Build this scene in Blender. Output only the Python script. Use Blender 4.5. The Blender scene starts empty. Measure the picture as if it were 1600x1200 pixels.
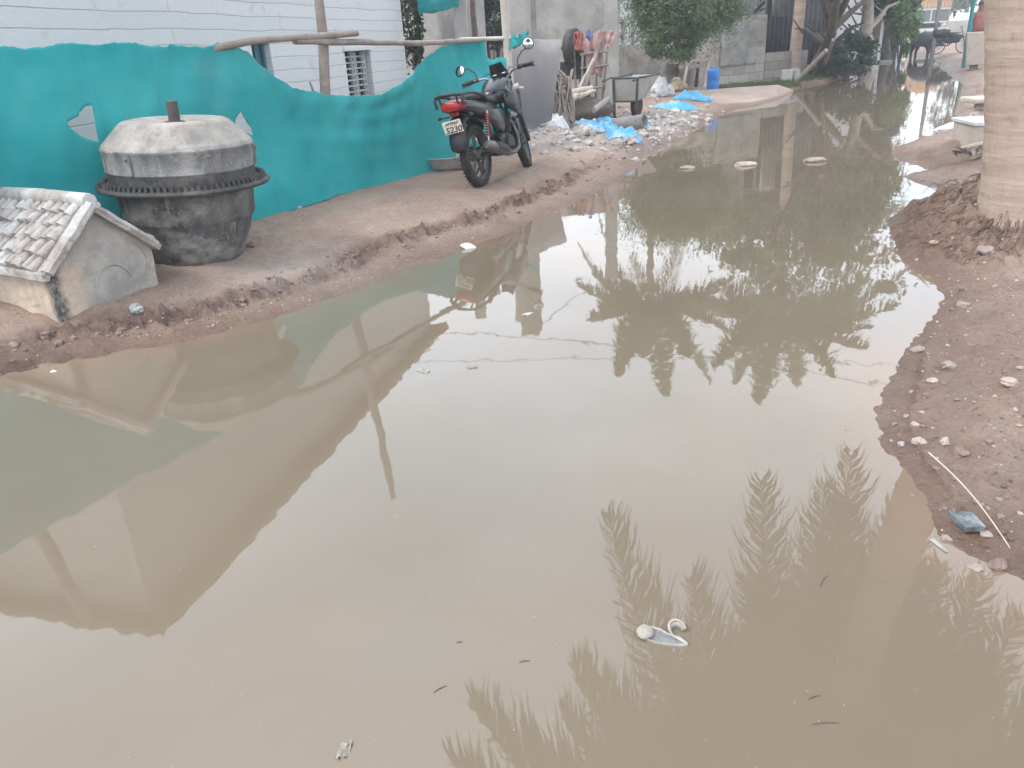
import bpy, math, random
import numpy as np
from mathutils import Vector, Matrix, Euler, noise as mnoise
random.seed(7); rng=np.random.default_rng(7)
S=bpy.context.scene; COL=S.collection
R_=math.radians
# ------------------------------------------------------------------ camera model
CH=1.42; F=1243.0; HAZE=0.0032
def _setup():
    roll=math.atan(-.055); n=(-math.sin(roll),math.cos(roll))
    d=(600-69)*n[1]; p=math.atan(d/F)
    up=-Vector((n[0]*math.cos(p),n[1]*math.cos(p),math.sin(p)))
    fw=Vector((0,0,1)); Y=(fw-fw.dot(up)*up).normalized(); X=Y.cross(up)
    return Matrix((X,Y,up))
RM=_setup()
def ray(x,y): return RM@Vector((x-800,y-600,F))
def flat(x,y,z=0.0):
    v=ray(x,y); t=(z-CH)/v.z; return Vector((v.x*t,v.y*t,z))
def zat(x,y,P):
    v=ray(x,y); t=math.hypot(P[0],P[1])/math.hypot(v.x,v.y); return CH+v.z*t
def pol(az,D,z=0): return Vector((D*math.sin(R_(az)),D*math.cos(R_(az)),z))
# ------------------------------------------------------------------ numpy noise
_T=rng.random((256,256)).astype(np.float64)
def vnoise(x,y):
    xi=np.floor(x).astype(int); yi=np.floor(y).astype(int); fx=x-xi; fy=y-yi
    fx=fx*fx*(3-2*fx); fy=fy*fy*(3-2*fy)
    a=_T[xi%256,yi%256]; b=_T[(xi+1)%256,yi%256]; c=_T[xi%256,(yi+1)%256]; d=_T[(xi+1)%256,(yi+1)%256]
    return (a*(1-fx)+b*fx)*(1-fy)+(c*(1-fx)+d*fx)*fy-.5
def fbm(x,y,o=4,g=.5):
    s=0;a=1
    for i in range(o): s=s+a*vnoise(x*2**i+17.3*i,y*2**i+5.1*i); a*=g
    return s
# ------------------------------------------------------------------ materials
def mat(name,c1,c2=None,rough=.8,scale=5.0,bump=.3,bscale=None,metal=0,detail=6,c3=None,c3amt=.5,coord='Object',dist=.02,spec=.5,trans=0):
    m=bpy.data.materials.new(name); m.use_nodes=True; N=m.node_tree.nodes; L=m.node_tree.links
    b=N['Principled BSDF']; b.inputs['Roughness'].default_value=rough; b.inputs['Metallic'].default_value=metal
    b.inputs['Specular IOR Level'].default_value=spec
    tc=N.new('ShaderNodeTexCoord')
    def nz(s,d=detail,r=.6):
        t=N.new('ShaderNodeTexNoise'); t.inputs['Scale'].default_value=s; t.inputs['Detail'].default_value=d; t.inputs['Roughness'].default_value=r
        L.new(tc.outputs[coord],t.inputs['Vector']); return t
    if c2 is None: c2=tuple(v*.8 for v in c1)
    n1=nz(scale); rp=N.new('ShaderNodeValToRGB'); L.new(n1.outputs['Fac'],rp.inputs['Fac'])
    rp.color_ramp.elements[0].position=.35; rp.color_ramp.elements[1].position=.65
    rp.color_ramp.elements[0].color=(*c2,1); rp.color_ramp.elements[1].color=(*c1,1)
    out=rp.outputs['Color']
    if c3 is not None:
        n3=nz(scale*.37,8,.7); r3=N.new('ShaderNodeValToRGB'); L.new(n3.outputs['Fac'],r3.inputs['Fac'])
        r3.color_ramp.elements[0].position=1-c3amt-.08; r3.color_ramp.elements[1].position=1-c3amt+.08
        mx=N.new('ShaderNodeMixRGB'); L.new(r3.outputs['Color'],mx.inputs['Fac']); L.new(out,mx.inputs[1]); mx.inputs[2].default_value=(*c3,1); out=mx.outputs[0]
    L.new(out,b.inputs['Base Color'])
    if bump:
        n2=nz(bscale or scale*6,8,.65); bp=N.new('ShaderNodeBump'); bp.inputs['Strength'].default_value=bump; bp.inputs['Distance'].default_value=dist
        L.new(n2.outputs['Fac'],bp.inputs['Height']); L.new(bp.outputs['Normal'],b.inputs['Normal'])
    if trans:
        t=N.new('ShaderNodeBsdfTranslucent'); L.new(out,t.inputs['Color']); ms=N.new('ShaderNodeMixShader'); ms.inputs[0].default_value=trans
        L.new(b.outputs[0],ms.inputs[1]); L.new(t.outputs[0],ms.inputs[2]); L.new(ms.outputs[0],N['Material Output'].inputs['Surface'])
    return m
M={}
M['black_paint']=mat('black_paint',(.006,.008,.010),(.010,.012,.014),rough=.22,scale=9,bump=.05,c3=(.045,.04,.036),c3amt=.24)
M['black_plastic']=mat('black_plastic',(.013,.014,.015),(.025,.025,.025),rough=.5,scale=20,bump=.1,c3=(.08,.07,.058),c3amt=.28)
M['tyre']=mat('tyre',(.018,.018,.018),(.03,.028,.027),rough=.85,scale=12,bump=.3,c3=(.11,.088,.07),c3amt=.36)
M['alloy']=mat('alloy',(.06,.06,.06),(.1,.1,.1),rough=.5,scale=20,bump=.1,metal=.3)
M['chrome']=mat('chrome',(.5,.5,.5),(.38,.38,.37),rough=.28,scale=20,bump=.05,metal=1)
M['engine']=mat('engine',(.05,.05,.052),(.022,.022,.022),rough=.5,scale=20,bump=.3,metal=.5,c3=(.14,.115,.09),c3amt=.35)
M['exhaust']=mat('exhaust',(.16,.155,.15),(.10,.097,.094),rough=.42,scale=10,bump=.1,metal=.6,c3=(.2,.16,.12),c3amt=.35)
M['red_lens']=mat('red_lens',(.40,.02,.022),(.25,.01,.012),rough=.18,scale=30,bump=.05)
M['red_spring']=mat('red_spring',(.42,.035,.03),(.3,.03,.025),rough=.45,scale=30,bump=.1)
M['amber']=mat('amber',(.55,.5,.42),(.5,.4,.3),rough=.3,scale=30,bump=0)
M['seat']=mat('seat',(.018,.018,.02),(.032,.03,.03),rough=.6,scale=14,bump=.15)
M['plate']=mat('plate',(.72,.68,.6),(.6,.55,.47),rough=.55,scale=25,bump=.05,c3=(.45,.33,.24),c3amt=.32)
M['plate_ink']=mat('plate_ink',(.07,.05,.045),(.13,.06,.05),rough=.6,scale=60,bump=0)
M['mirror']=mat('mirror',(.6,.62,.64),(.5,.52,.54),rough=.12,scale=6,bump=0,metal=1)
M['decal']=mat('decal',(.3,.33,.35),(.2,.22,.24),rough=.4,scale=40,bump=0)
M['mixer']=mat('mixer',(.37,.355,.335),(.09,.095,.1),rough=.75,scale=3.2,bump=.5,bscale=22,c3=(.55,.53,.5),c3amt=.42,dist=.012)
M['mixer_top']=mat('mixer_top',(.46,.44,.41),(.24,.235,.225),rough=.7,scale=4,bump=.4,bscale=18,c3=(.62,.6,.57),c3amt=.45,dist=.01)
M['mixer_dark']=mat('mixer_dark',(.17,.17,.162),(.06,.063,.063),rough=.8,scale=5,bump=.6,bscale=24,c3=(.36,.34,.31),c3amt=.42,dist=.014)
M['iron']=mat('iron',(.075,.07,.067),(.04,.04,.04),rough=.65,scale=12,bump=.3,metal=.3,c3=(.2,.18,.16),c3amt=.38)
M['rust']=mat('rust',(.10,.08,.07),(.06,.055,.05),rough=.8,scale=15,bump=.5)
M['tile_old']=mat('tile_old',(.50,.46,.42),(.27,.21,.18),rough=.9,scale=10,bump=1,bscale=45,c3=(.58,.57,.545),c3amt=.47,dist=.02)
M['plaster_tan']=mat('plaster_tan',(.50,.41,.32),(.37,.33,.27),rough=.85,scale=4.5,bump=.5,bscale=25,c3=(.29,.27,.24),c3amt=.46,dist=.01)
M['plaster_stain']=mat('plaster_stain',(.42,.40,.36),(.3,.29,.26),rough=.9,scale=5,bump=.6,bscale=20,c3=(.1,.1,.095),c3amt=.42,dist=.012)
M['teal']=None
M['wood_grey']=mat('wood_grey',(.34,.29,.25),(.22,.185,.16),rough=.85,scale=6,bump=.5,c3=(.4,.36,.32),c3amt=.4)
M['wood_pale']=mat('wood_pale',(.52,.45,.37),(.38,.32,.26),rough=.8,scale=6,bump=.4)
M['wood_dark']=mat('wood_dark',(.16,.12,.10),(.09,.07,.06),rough=.85,scale=8,bump=.5)
M['bamboo']=mat('bamboo',(.55,.47,.33),(.42,.34,.24),rough=.6,scale=8,bump=.2)
M['pvc']=mat('pvc',(.52,.49,.44),(.42,.38,.33),rough=.6,scale=6,bump=.2)
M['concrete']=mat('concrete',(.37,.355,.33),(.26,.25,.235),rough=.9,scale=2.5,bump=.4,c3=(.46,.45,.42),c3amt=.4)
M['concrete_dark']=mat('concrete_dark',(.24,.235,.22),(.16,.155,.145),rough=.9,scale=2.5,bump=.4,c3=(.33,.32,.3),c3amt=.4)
M['slab']=mat('slab',(.22,.20,.205),(.12,.115,.13),rough=.7,scale=1.3,bump=.2,c3=(.36,.33,.32),c3amt=.5)
M['pilaster']=mat('pilaster',(.30,.27,.235),(.12,.115,.11),rough=.9,scale=9,bump=.8,bscale=30,c3=(.45,.40,.33),c3amt=.4,dist=.012)
M['slab']=None
M['slab_pale']=mat('slab_pale',(.45,.42,.41),(.36,.33,.32),rough=.8,scale=5,bump=.3)
M['block']=mat('block',(.38,.35,.31),(.25,.23,.21),rough=.9,scale=3,bump=.6,c3=(.47,.45,.41),c3amt=.4)
M['block_pale']=mat('block_pale',(.48,.46,.42),(.37,.35,.32),rough=.9,scale=3,bump=.5)
M['rough_wall']=mat('rough_wall',(.40,.36,.31),(.22,.2,.17),rough=.95,scale=2.5,bump=1,bscale=7,c3=(.58,.55,.49),c3amt=.4,dist=.06)
M['moss_wall']=mat('moss_wall',(.33,.315,.29),(.20,.195,.18),rough=.95,scale=2.2,bump=1,bscale=6,c3=(.30,.38,.37),c3amt=.35,dist=.05)
M['white_paint']=mat('white_paint',(.64,.66,.67),(.55,.57,.58),rough=.8,scale=2,bump=.3,c3=(.42,.41,.4),c3amt=.3)
M['grille']=mat('grille',(.42,.44,.45),(.34,.355,.36),rough=.85,scale=6,bump=.3)
M['dark_void']=mat('dark_void',(.02,.025,.03),(.03,.035,.04),rough=.9,scale=4,bump=0)
M['blue_door']=mat('blue_door',(.06,.17,.22),(.045,.13,.18),rough=.6,scale=5,bump=.2)
M['roof_tile']=mat('roof_tile',(.24,.14,.10),(.15,.09,.07),rough=.85,scale=8,bump=.5)
M['corrugated']=mat('corrugated',(.30,.31,.32),(.2,.21,.22),rough=.6,scale=4,bump=.2,metal=.2,c3=(.36,.3,.26),c3amt=.4)
M['corrugated_dark']=mat('corrugated_dark',(.075,.085,.1),(.05,.055,.065),rough=.6,scale=4,bump=.2,c3=(.13,.13,.13),c3amt=.4)
M['bark_palm']=None
M['bark']=mat('bark',(.15,.12,.10),(.08,.065,.055),rough=.95,scale=6,bump=1,bscale=14,dist=.05)
M['bark_pale']=mat('bark_pale',(.42,.36,.3),(.27,.22,.18),rough=.9,scale=5,bump=.8,bscale=12,dist=.04)
M['leaf']=mat('leaf',(.17,.23,.115),(.08,.12,.06),rough=.6,scale=1.6,bump=0,trans=.3)
M['leaf_light']=mat('leaf_light',(.17,.26,.09),(.09,.15,.05),rough=.6,scale=2,bump=0,trans=.3)
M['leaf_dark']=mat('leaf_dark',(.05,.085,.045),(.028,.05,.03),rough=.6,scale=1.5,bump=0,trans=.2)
M['leaf_far']=mat('leaf_far',(.16,.19,.11),(.09,.115,.07),rough=.7,scale=.6,bump=0,trans=.3)
M['frond']=mat('frond',(.16,.155,.055),(.085,.085,.03),rough=.5,scale=1.5,bump=0,trans=.25)
M['frond_dry']=mat('frond_dry',(.3,.22,.12),(.2,.14,.08),rough=.7,scale=1.5,bump=0,trans=.2)
M['grass']=mat('grass',(.09,.13,.05),(.05,.075,.03),rough=.8,scale=5,bump=0)
M['blue_drum']=mat('blue_drum',(.025,.19,.55),(.02,.15,.46),rough=.4,scale=8,bump=.05)
M['tarp']=mat('tarp',(.09,.38,.60),(.05,.28,.48),rough=.45,scale=5,bump=.4,c3=(.42,.52,.57),c3amt=.42)
M['tarp_pale']=mat('tarp_pale',(.45,.58,.66),(.3,.45,.58),rough=.5,scale=9,bump=.3)
M['sack_white']=mat('sack_white',(.66,.66,.66),(.5,.5,.51),rough=.7,scale=9,bump=.5)
M['sack_yellow']=mat('sack_yellow',(.55,.42,.17),(.45,.35,.2),rough=.7,scale=9,bump=.5)
M['sack_brown']=mat('sack_brown',(.36,.29,.2),(.25,.2,.14),rough=.8,scale=9,bump=.5)
M['rubble']=mat('rubble',(.42,.39,.365),(.24,.22,.2),rough=.95,scale=14,bump=1,bscale=30,c3=(.62,.6,.57),c3amt=.46,dist=.03)
M['stone']=mat('stone',(.36,.30,.26),(.25,.2,.175),rough=.9,scale=12,bump=.6,bscale=60,dist=.008)
M['stone_grey']=mat('stone_grey',(.38,.38,.37),(.28,.28,.27),rough=.85,scale=12,bump=.5,bscale=60,dist=.008)
M['stone_pale']=mat('stone_pale',(.47,.39,.33),(.35,.28,.235),rough=.9,scale=12,bump=.5,bscale=60,dist=.008)
M['slate']=mat('slate',(.17,.19,.20),(.06,.068,.072),rough=.85,scale=22,bump=.8,bscale=60,c3=(.33,.35,.35),c3amt=.4,dist=.006)
M['clod']=mat('clod',(.27,.185,.155),(.18,.12,.10),rough=.7,scale=20,bump=.8,bscale=60,dist=.01)
M['marble']=mat('marble',(.66,.68,.66),(.5,.53,.52),rough=.35,scale=4,bump=.1)
M['plinth']=mat('plinth',(.52,.45,.38),(.42,.36,.3),rough=.9,scale=4,bump=.4)
M['cloth_red']=mat('cloth_red',(.40,.14,.12),(.28,.09,.08),rough=.9,scale=6,bump=.3)
M['cloth_pink']=mat('cloth_pink',(.40,.27,.245),(.28,.16,.15),rough=.9,scale=8,bump=.3)
M['cloth_blue']=mat('cloth_blue',(.12,.16,.3),(.09,.12,.22),rough=.9,scale=8,bump=.3)
M['cloth_teal']=mat('cloth_teal',(.02,.28,.27),(.015,.2,.2),rough=.8,scale=6,bump=.3)
M['skin']=mat('skin',(.2,.11,.075),(.17,.095,.065),rough=.6,scale=10,bump=0)
M['hair']=mat('hair',(.015,.013,.012),(.02,.018,.016),rough=.6,scale=30,bump=.1)
M['hide']=mat('hide',(.025,.025,.028),(.045,.043,.045),rough=.6,scale=5,bump=.2)
M['aluminium']=mat('aluminium',(.58,.56,.53),(.42,.4,.37),rough=.5,scale=9,bump=.2)
M['barrow']=mat('barrow',(.31,.305,.27),(.23,.22,.2),rough=.7,scale=4,bump=.3,c3=(.18,.14,.11),c3amt=.33)
M['sand']=mat('sand',(.43,.325,.27),(.36,.27,.225),rough=.95,scale=2,bump=.4,bscale=20)
M['truck_orange']=mat('truck_orange',(.5,.2,.09),(.5,.38,.2),rough=.6,scale=3,bump=.1)
M['truck_cream']=mat('truck_cream',(.55,.5,.38),(.45,.4,.3),rough=.6,scale=3,bump=.1)
M['glass']=mat('glass',(.16,.2,.21),(.1,.13,.14),rough=.1,scale=3,bump=0)
M['foam_white']=mat('foam_white',(.36,.335,.29),(.27,.245,.205),rough=.6,scale=30,bump=.3,bscale=90,dist=.003)
M['sole_grey']=mat('sole_grey',(.22,.22,.22),(.16,.16,.165),rough=.6,scale=30,bump=.3)
M['straw']=mat('straw',(.55,.45,.35),(.42,.33,.25),rough=.8,scale=20,bump=0)
M['root']=mat('root',(.28,.18,.13),(.15,.095,.07),rough=.95,scale=8,bump=.7)
M['wire']=mat('wire',(.03,.03,.03),(.04,.04,.04),rough=.6,scale=5,bump=0)

def teal_mat():
    m=bpy.data.materials.new('teal_net'); m.use_nodes=True; N=m.node_tree.nodes; L=m.node_tree.links
    b=N['Principled BSDF']; b.inputs['Roughness'].default_value=.85; b.inputs['Specular IOR Level'].default_value=.15
    tc=N.new('ShaderNodeTexCoord')
    n=N.new('ShaderNodeTexNoise'); n.inputs['Scale'].default_value=1.3; n.inputs['Detail'].default_value=5; L.new(tc.outputs['Object'],n.inputs['Vector'])
    # seams: stripes of slightly different cloth layers, streaked horizontally
    mp=N.new('ShaderNodeMapping'); mp.inputs['Scale'].default_value=(1,1,3); L.new(tc.outputs['Object'],mp.inputs['Vector'])
    n2=N.new('ShaderNodeTexNoise'); n2.inputs['Scale'].default_value=.7; n2.inputs['Detail'].default_value=6; L.new(mp.outputs[0],n2.inputs['Vector'])
    ad=N.new('ShaderNodeMath'); ad.operation='ADD'; L.new(n.outputs['Fac'],ad.inputs[0]); L.new(n2.outputs['Fac'],ad.inputs[1])
    rp=N.new('ShaderNodeValToRGB'); rp.color_ramp.elements[0].position=.36; rp.color_ramp.elements[1].position=.64
    hf=N.new('ShaderNodeMath'); hf.operation='MULTIPLY'; hf.inputs[1].default_value=.5; L.new(ad.outputs[0],hf.inputs[0]); L.new(hf.outputs[0],rp.inputs['Fac'])
    rp.color_ramp.elements[0].color=(.022,.33,.35,1); rp.color_ramp.elements[1].color=(.075,.50,.50,1)
    dn=N.new('ShaderNodeTexNoise'); dn.inputs['Scale'].default_value=1.7; dn.inputs['Detail'].default_value=9; dn.inputs['Roughness'].default_value=.72; L.new(tc.outputs['Object'],dn.inputs['Vector'])
    dr=N.new('ShaderNodeMapRange'); dr.inputs[1].default_value=.55; dr.inputs[2].default_value=.8; dr.inputs[4].default_value=.55; L.new(dn.outputs['Fac'],dr.inputs[0]); dx=N.new('ShaderNodeMixRGB'); L.new(dr.outputs[0],dx.inputs[0]); L.new(rp.outputs[0],dx.inputs[1]); dx.inputs[2].default_value=(.22,.45,.44,1); L.new(dx.outputs[0],b.inputs['Base Color'])
    w=N.new('ShaderNodeTexNoise'); w.inputs['Scale'].default_value=110; w.inputs['Detail'].default_value=2; L.new(tc.outputs['Object'],w.inputs['Vector'])
    bp=N.new('ShaderNodeBump'); bp.inputs['Strength'].default_value=.35; bp.inputs['Distance'].default_value=.004; L.new(w.outputs['Fac'],bp.inputs['Height']); L.new(bp.outputs[0],b.inputs['Normal'])
    t=N.new('ShaderNodeBsdfTranslucent'); L.new(rp.outputs[0],t.inputs['Color']); ms=N.new('ShaderNodeMixShader'); ms.inputs[0].default_value=.25
    tp=N.new('ShaderNodeBsdfTransparent'); m2=N.new('ShaderNodeMixShader'); m2.inputs[0].default_value=.07
    L.new(b.outputs[0],ms.inputs[1]); L.new(t.outputs[0],ms.inputs[2]); L.new(ms.outputs[0],m2.inputs[1]); L.new(tp.outputs[0],m2.inputs[2]); L.new(m2.outputs[0],N['Material Output'].inputs['Surface'])
    return m
M['teal']=teal_mat()
def course_mat(name,c1,c2,line,rowh=.2,bw=.4,strength=.6,stain=(.4,.36,.31)):
    """painted block courses: vertical faces, horizontal joints read from object Z"""
    m=bpy.data.materials.new(name); m.use_nodes=True; N=m.node_tree.nodes; L=m.node_tree.links
    b=N['Principled BSDF']; b.inputs['Roughness'].default_value=.85
    tc=N.new('ShaderNodeTexCoord'); 
    wn=N.new('ShaderNodeTexNoise'); wn.inputs['Scale'].default_value=1.1; wn.inputs['Detail'].default_value=4; L.new(tc.outputs['UV'],wn.inputs['Vector'])
    mm=N.new('ShaderNodeMixRGB'); mm.blend_type='ADD'; mm.inputs[0].default_value=.07; L.new(tc.outputs['UV'],mm.inputs[1]); L.new(wn.outputs['Color'],mm.inputs[2])
    br=N.new('ShaderNodeTexBrick'); br.inputs['Scale'].default_value=1; br.inputs['Brick Width'].default_value=bw; br.inputs['Row Height'].default_value=rowh
    br.inputs['Mortar Size'].default_value=.008; br.inputs['Mortar Smooth'].default_value=.6; br.inputs['Color1'].default_value=(*c1,1); br.inputs['Color2'].default_value=(*c2,1); br.inputs['Mortar'].default_value=(*line,1)
    L.new(mm.outputs[0],br.inputs['Vector'])
    n=N.new('ShaderNodeTexNoise'); n.inputs['Scale'].default_value=2.5; n.inputs['Detail'].default_value=9; n.inputs['Roughness'].default_value=.7; L.new(tc.outputs['Object'],n.inputs['Vector'])
    r=N.new('ShaderNodeValToRGB'); r.color_ramp.elements[0].position=.58; r.color_ramp.elements[1].position=.8; L.new(n.outputs['Fac'],r.inputs['Fac'])
    mx=N.new('ShaderNodeMixRGB'); L.new(r.outputs[0],mx.inputs[0]); L.new(br.outputs['Color'],mx.inputs[1]); mx.inputs[2].default_value=(*stain,1); L.new(mx.outputs[0],b.inputs['Base Color'])
    n2=N.new('ShaderNodeTexNoise'); n2.inputs['Scale'].default_value=18; n2.inputs['Detail'].default_value=8; L.new(tc.outputs['Object'],n2.inputs['Vector'])
    sb=N.new('ShaderNodeMath'); sb.operation='MULTIPLY_ADD'; sb.inputs[1].default_value=-1.0; L.new(br.outputs['Fac'],sb.inputs[0]); L.new(n2.outputs['Fac'],sb.inputs[2])
    bp=N.new('ShaderNodeBump'); bp.inputs['Strength'].default_value=strength; bp.inputs['Distance'].default_value=.012; L.new(sb.outputs[0],bp.inputs['Height']); L.new(bp.outputs[0],b.inputs['Normal'])
    return m
M['white_course']=course_mat('white_course',(.61,.62,.62),(.57,.585,.585),(.47,.48,.48),rowh=.145,bw=6.0,strength=.5)
M['block_course']=course_mat('block_course',(.36,.335,.30),(.26,.24,.215),(.17,.155,.14),rowh=.22,bw=.42,strength=.9,stain=(.2,.2,.17))
def streaky(name,base,dark,pale,warm,rough=.75):
    m=bpy.data.materials.new(name); m.use_nodes=True; N=m.node_tree.nodes; L=m.node_tree.links; b=N['Principled BSDF']; b.inputs['Roughness'].default_value=rough; tc=N.new('ShaderNodeTexCoord')
    def nz(sc,s,d=8,r=.68):
        mp=N.new('ShaderNodeMapping'); mp.inputs['Scale'].default_value=sc; L.new(tc.outputs['Object'],mp.inputs['Vector']); t=N.new('ShaderNodeTexNoise'); t.inputs['Scale'].default_value=s; t.inputs['Detail'].default_value=d; t.inputs['Roughness'].default_value=r; L.new(mp.outputs[0],t.inputs['Vector']); return t.outputs['Fac']
    def mask(f,a,c):
        r=N.new('ShaderNodeMapRange'); r.inputs[1].default_value=a; r.inputs[2].default_value=c; L.new(f,r.inputs[0]); return r.outputs[0]
    def mix(f,a,c):
        x=N.new('ShaderNodeMixRGB'); L.new(f,x.inputs[0]); x.inputs[2].default_value=(*c,1)
        if isinstance(a,tuple): x.inputs[1].default_value=(*a,1)
        else: L.new(a,x.inputs[1])
        return x.outputs[0]
    c=mix(mask(nz((1,1,.35),6),.42,.62),base,dark); c=mix(mask(nz((1,1,1.6),3.3),.5,.66),c,pale); c=mix(mask(nz((1,1,.25),13),.55,.68),c,warm); c=mix(mask(nz((1,1,1),40,4),.6,.7),c,pale)
    L.new(c,b.inputs['Base Color']); bp=N.new('ShaderNodeBump'); bp.inputs['Strength'].default_value=.7; bp.inputs['Distance'].default_value=.01; L.new(nz((1,1,1),26,10,.7),bp.inputs['Height']); L.new(bp.outputs[0],b.inputs['Normal']); return m
M['mixer']=streaky('mixer',(.18,.175,.17),(.075,.08,.085),(.33,.315,.29),(.30,.26,.22))
M['mixer_top']=streaky('mixer_top',(.33,.30,.265),(.20,.185,.165),(.42,.39,.35),(.30,.24,.19))
M['mixer_dark']=streaky('mixer_dark',(.15,.148,.142),(.05,.053,.055),(.30,.285,.26),(.24,.20,.165),.85)
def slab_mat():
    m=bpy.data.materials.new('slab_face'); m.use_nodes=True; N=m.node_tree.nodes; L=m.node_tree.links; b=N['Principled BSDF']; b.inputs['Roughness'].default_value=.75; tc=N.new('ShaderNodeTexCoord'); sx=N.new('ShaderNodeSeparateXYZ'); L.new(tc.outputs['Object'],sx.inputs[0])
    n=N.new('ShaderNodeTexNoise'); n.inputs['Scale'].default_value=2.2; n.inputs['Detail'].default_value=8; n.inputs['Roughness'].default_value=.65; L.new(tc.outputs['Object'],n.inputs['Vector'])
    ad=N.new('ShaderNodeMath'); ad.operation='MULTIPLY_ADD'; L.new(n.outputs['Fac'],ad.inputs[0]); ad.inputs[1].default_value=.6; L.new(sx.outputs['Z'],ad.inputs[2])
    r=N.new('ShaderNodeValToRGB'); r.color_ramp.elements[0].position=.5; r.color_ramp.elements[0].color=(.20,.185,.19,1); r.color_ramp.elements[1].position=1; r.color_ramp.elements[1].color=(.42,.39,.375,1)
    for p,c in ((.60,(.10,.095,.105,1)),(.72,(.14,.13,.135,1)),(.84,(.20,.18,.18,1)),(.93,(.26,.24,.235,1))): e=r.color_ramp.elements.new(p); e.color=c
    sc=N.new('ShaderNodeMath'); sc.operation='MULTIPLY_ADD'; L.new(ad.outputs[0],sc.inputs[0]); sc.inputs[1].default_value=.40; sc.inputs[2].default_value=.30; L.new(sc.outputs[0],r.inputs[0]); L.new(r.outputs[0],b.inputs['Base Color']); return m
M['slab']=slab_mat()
def house_plaster():
    m=bpy.data.materials.new('stained_plaster'); m.use_nodes=True; N=m.node_tree.nodes; L=m.node_tree.links; b=N['Principled BSDF']; b.inputs['Roughness'].default_value=.92; tc=N.new('ShaderNodeTexCoord')
    sx=N.new('ShaderNodeSeparateXYZ'); L.new(tc.outputs['Object'],sx.inputs[0])
    def nz(s,d=8,r=.68): t=N.new('ShaderNodeTexNoise'); t.inputs['Scale'].default_value=s; t.inputs['Detail'].default_value=d; t.inputs['Roughness'].default_value=r; L.new(tc.outputs['Object'],t.inputs['Vector']); return t.outputs['Fac']
    def band(src,k,n,a,c):
        ad=N.new('ShaderNodeMath'); ad.operation='MULTIPLY_ADD'; L.new(n,ad.inputs[0]); ad.inputs[1].default_value=k; L.new(src,ad.inputs[2]); r=N.new('ShaderNodeMapRange'); r.inputs[1].default_value=a; r.inputs[2].default_value=c; L.new(ad.outputs[0],r.inputs[0]); return r.outputs[0]
    def mix(f,a,c):
        x=N.new('ShaderNodeMixRGB'); L.new(f,x.inputs[0]); 
        for i,v in ((1,a),(2,c)):
            if isinstance(v,tuple): x.inputs[i].default_value=(*v,1)
            else: L.new(v,x.inputs[i])
        return x.outputs[0]
    g=mix(band(nz(5),1,nz(9),.85,1.15),(.40,.375,.335),(.27,.255,.23)); tan=mix(band(nz(7),1,nz(20),.9,1.1),(.56,.44,.335),(.46,.38,.30))
    c=mix(band(sx.outputs['X'],.30,nz(6),.36,.26),g,tan)          # tan strip by the near corner
    c=mix(band(sx.outputs['X'],-.30,nz(5),.46,.54),c,tan)         # tan again at the far side
    edge=band(sx.outputs['X'],.12,nz(11),.135,.095)
    yy=band(sx.outputs['Y'],.0,nz(3),.10,.05); mu=N.new('ShaderNodeMath'); mu.operation='MULTIPLY'; L.new(edge,mu.inputs[0]); L.new(yy,mu.inputs[1])
    c=mix(mu.outputs[0],c,mix(band(nz(14),1,nz(30),.9,1.15),(.07,.07,.068),(.28,.26,.23)))
    L.new(c,b.inputs['Base Color']); bp=N.new('ShaderNodeBump'); bp.inputs['Strength'].default_value=.9; bp.inputs['Distance'].default_value=.014; L.new(nz(17,10,.7),bp.inputs['Height']); L.new(bp.outputs[0],b.inputs['Normal']); return m
M['stained_plaster']=house_plaster()
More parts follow.
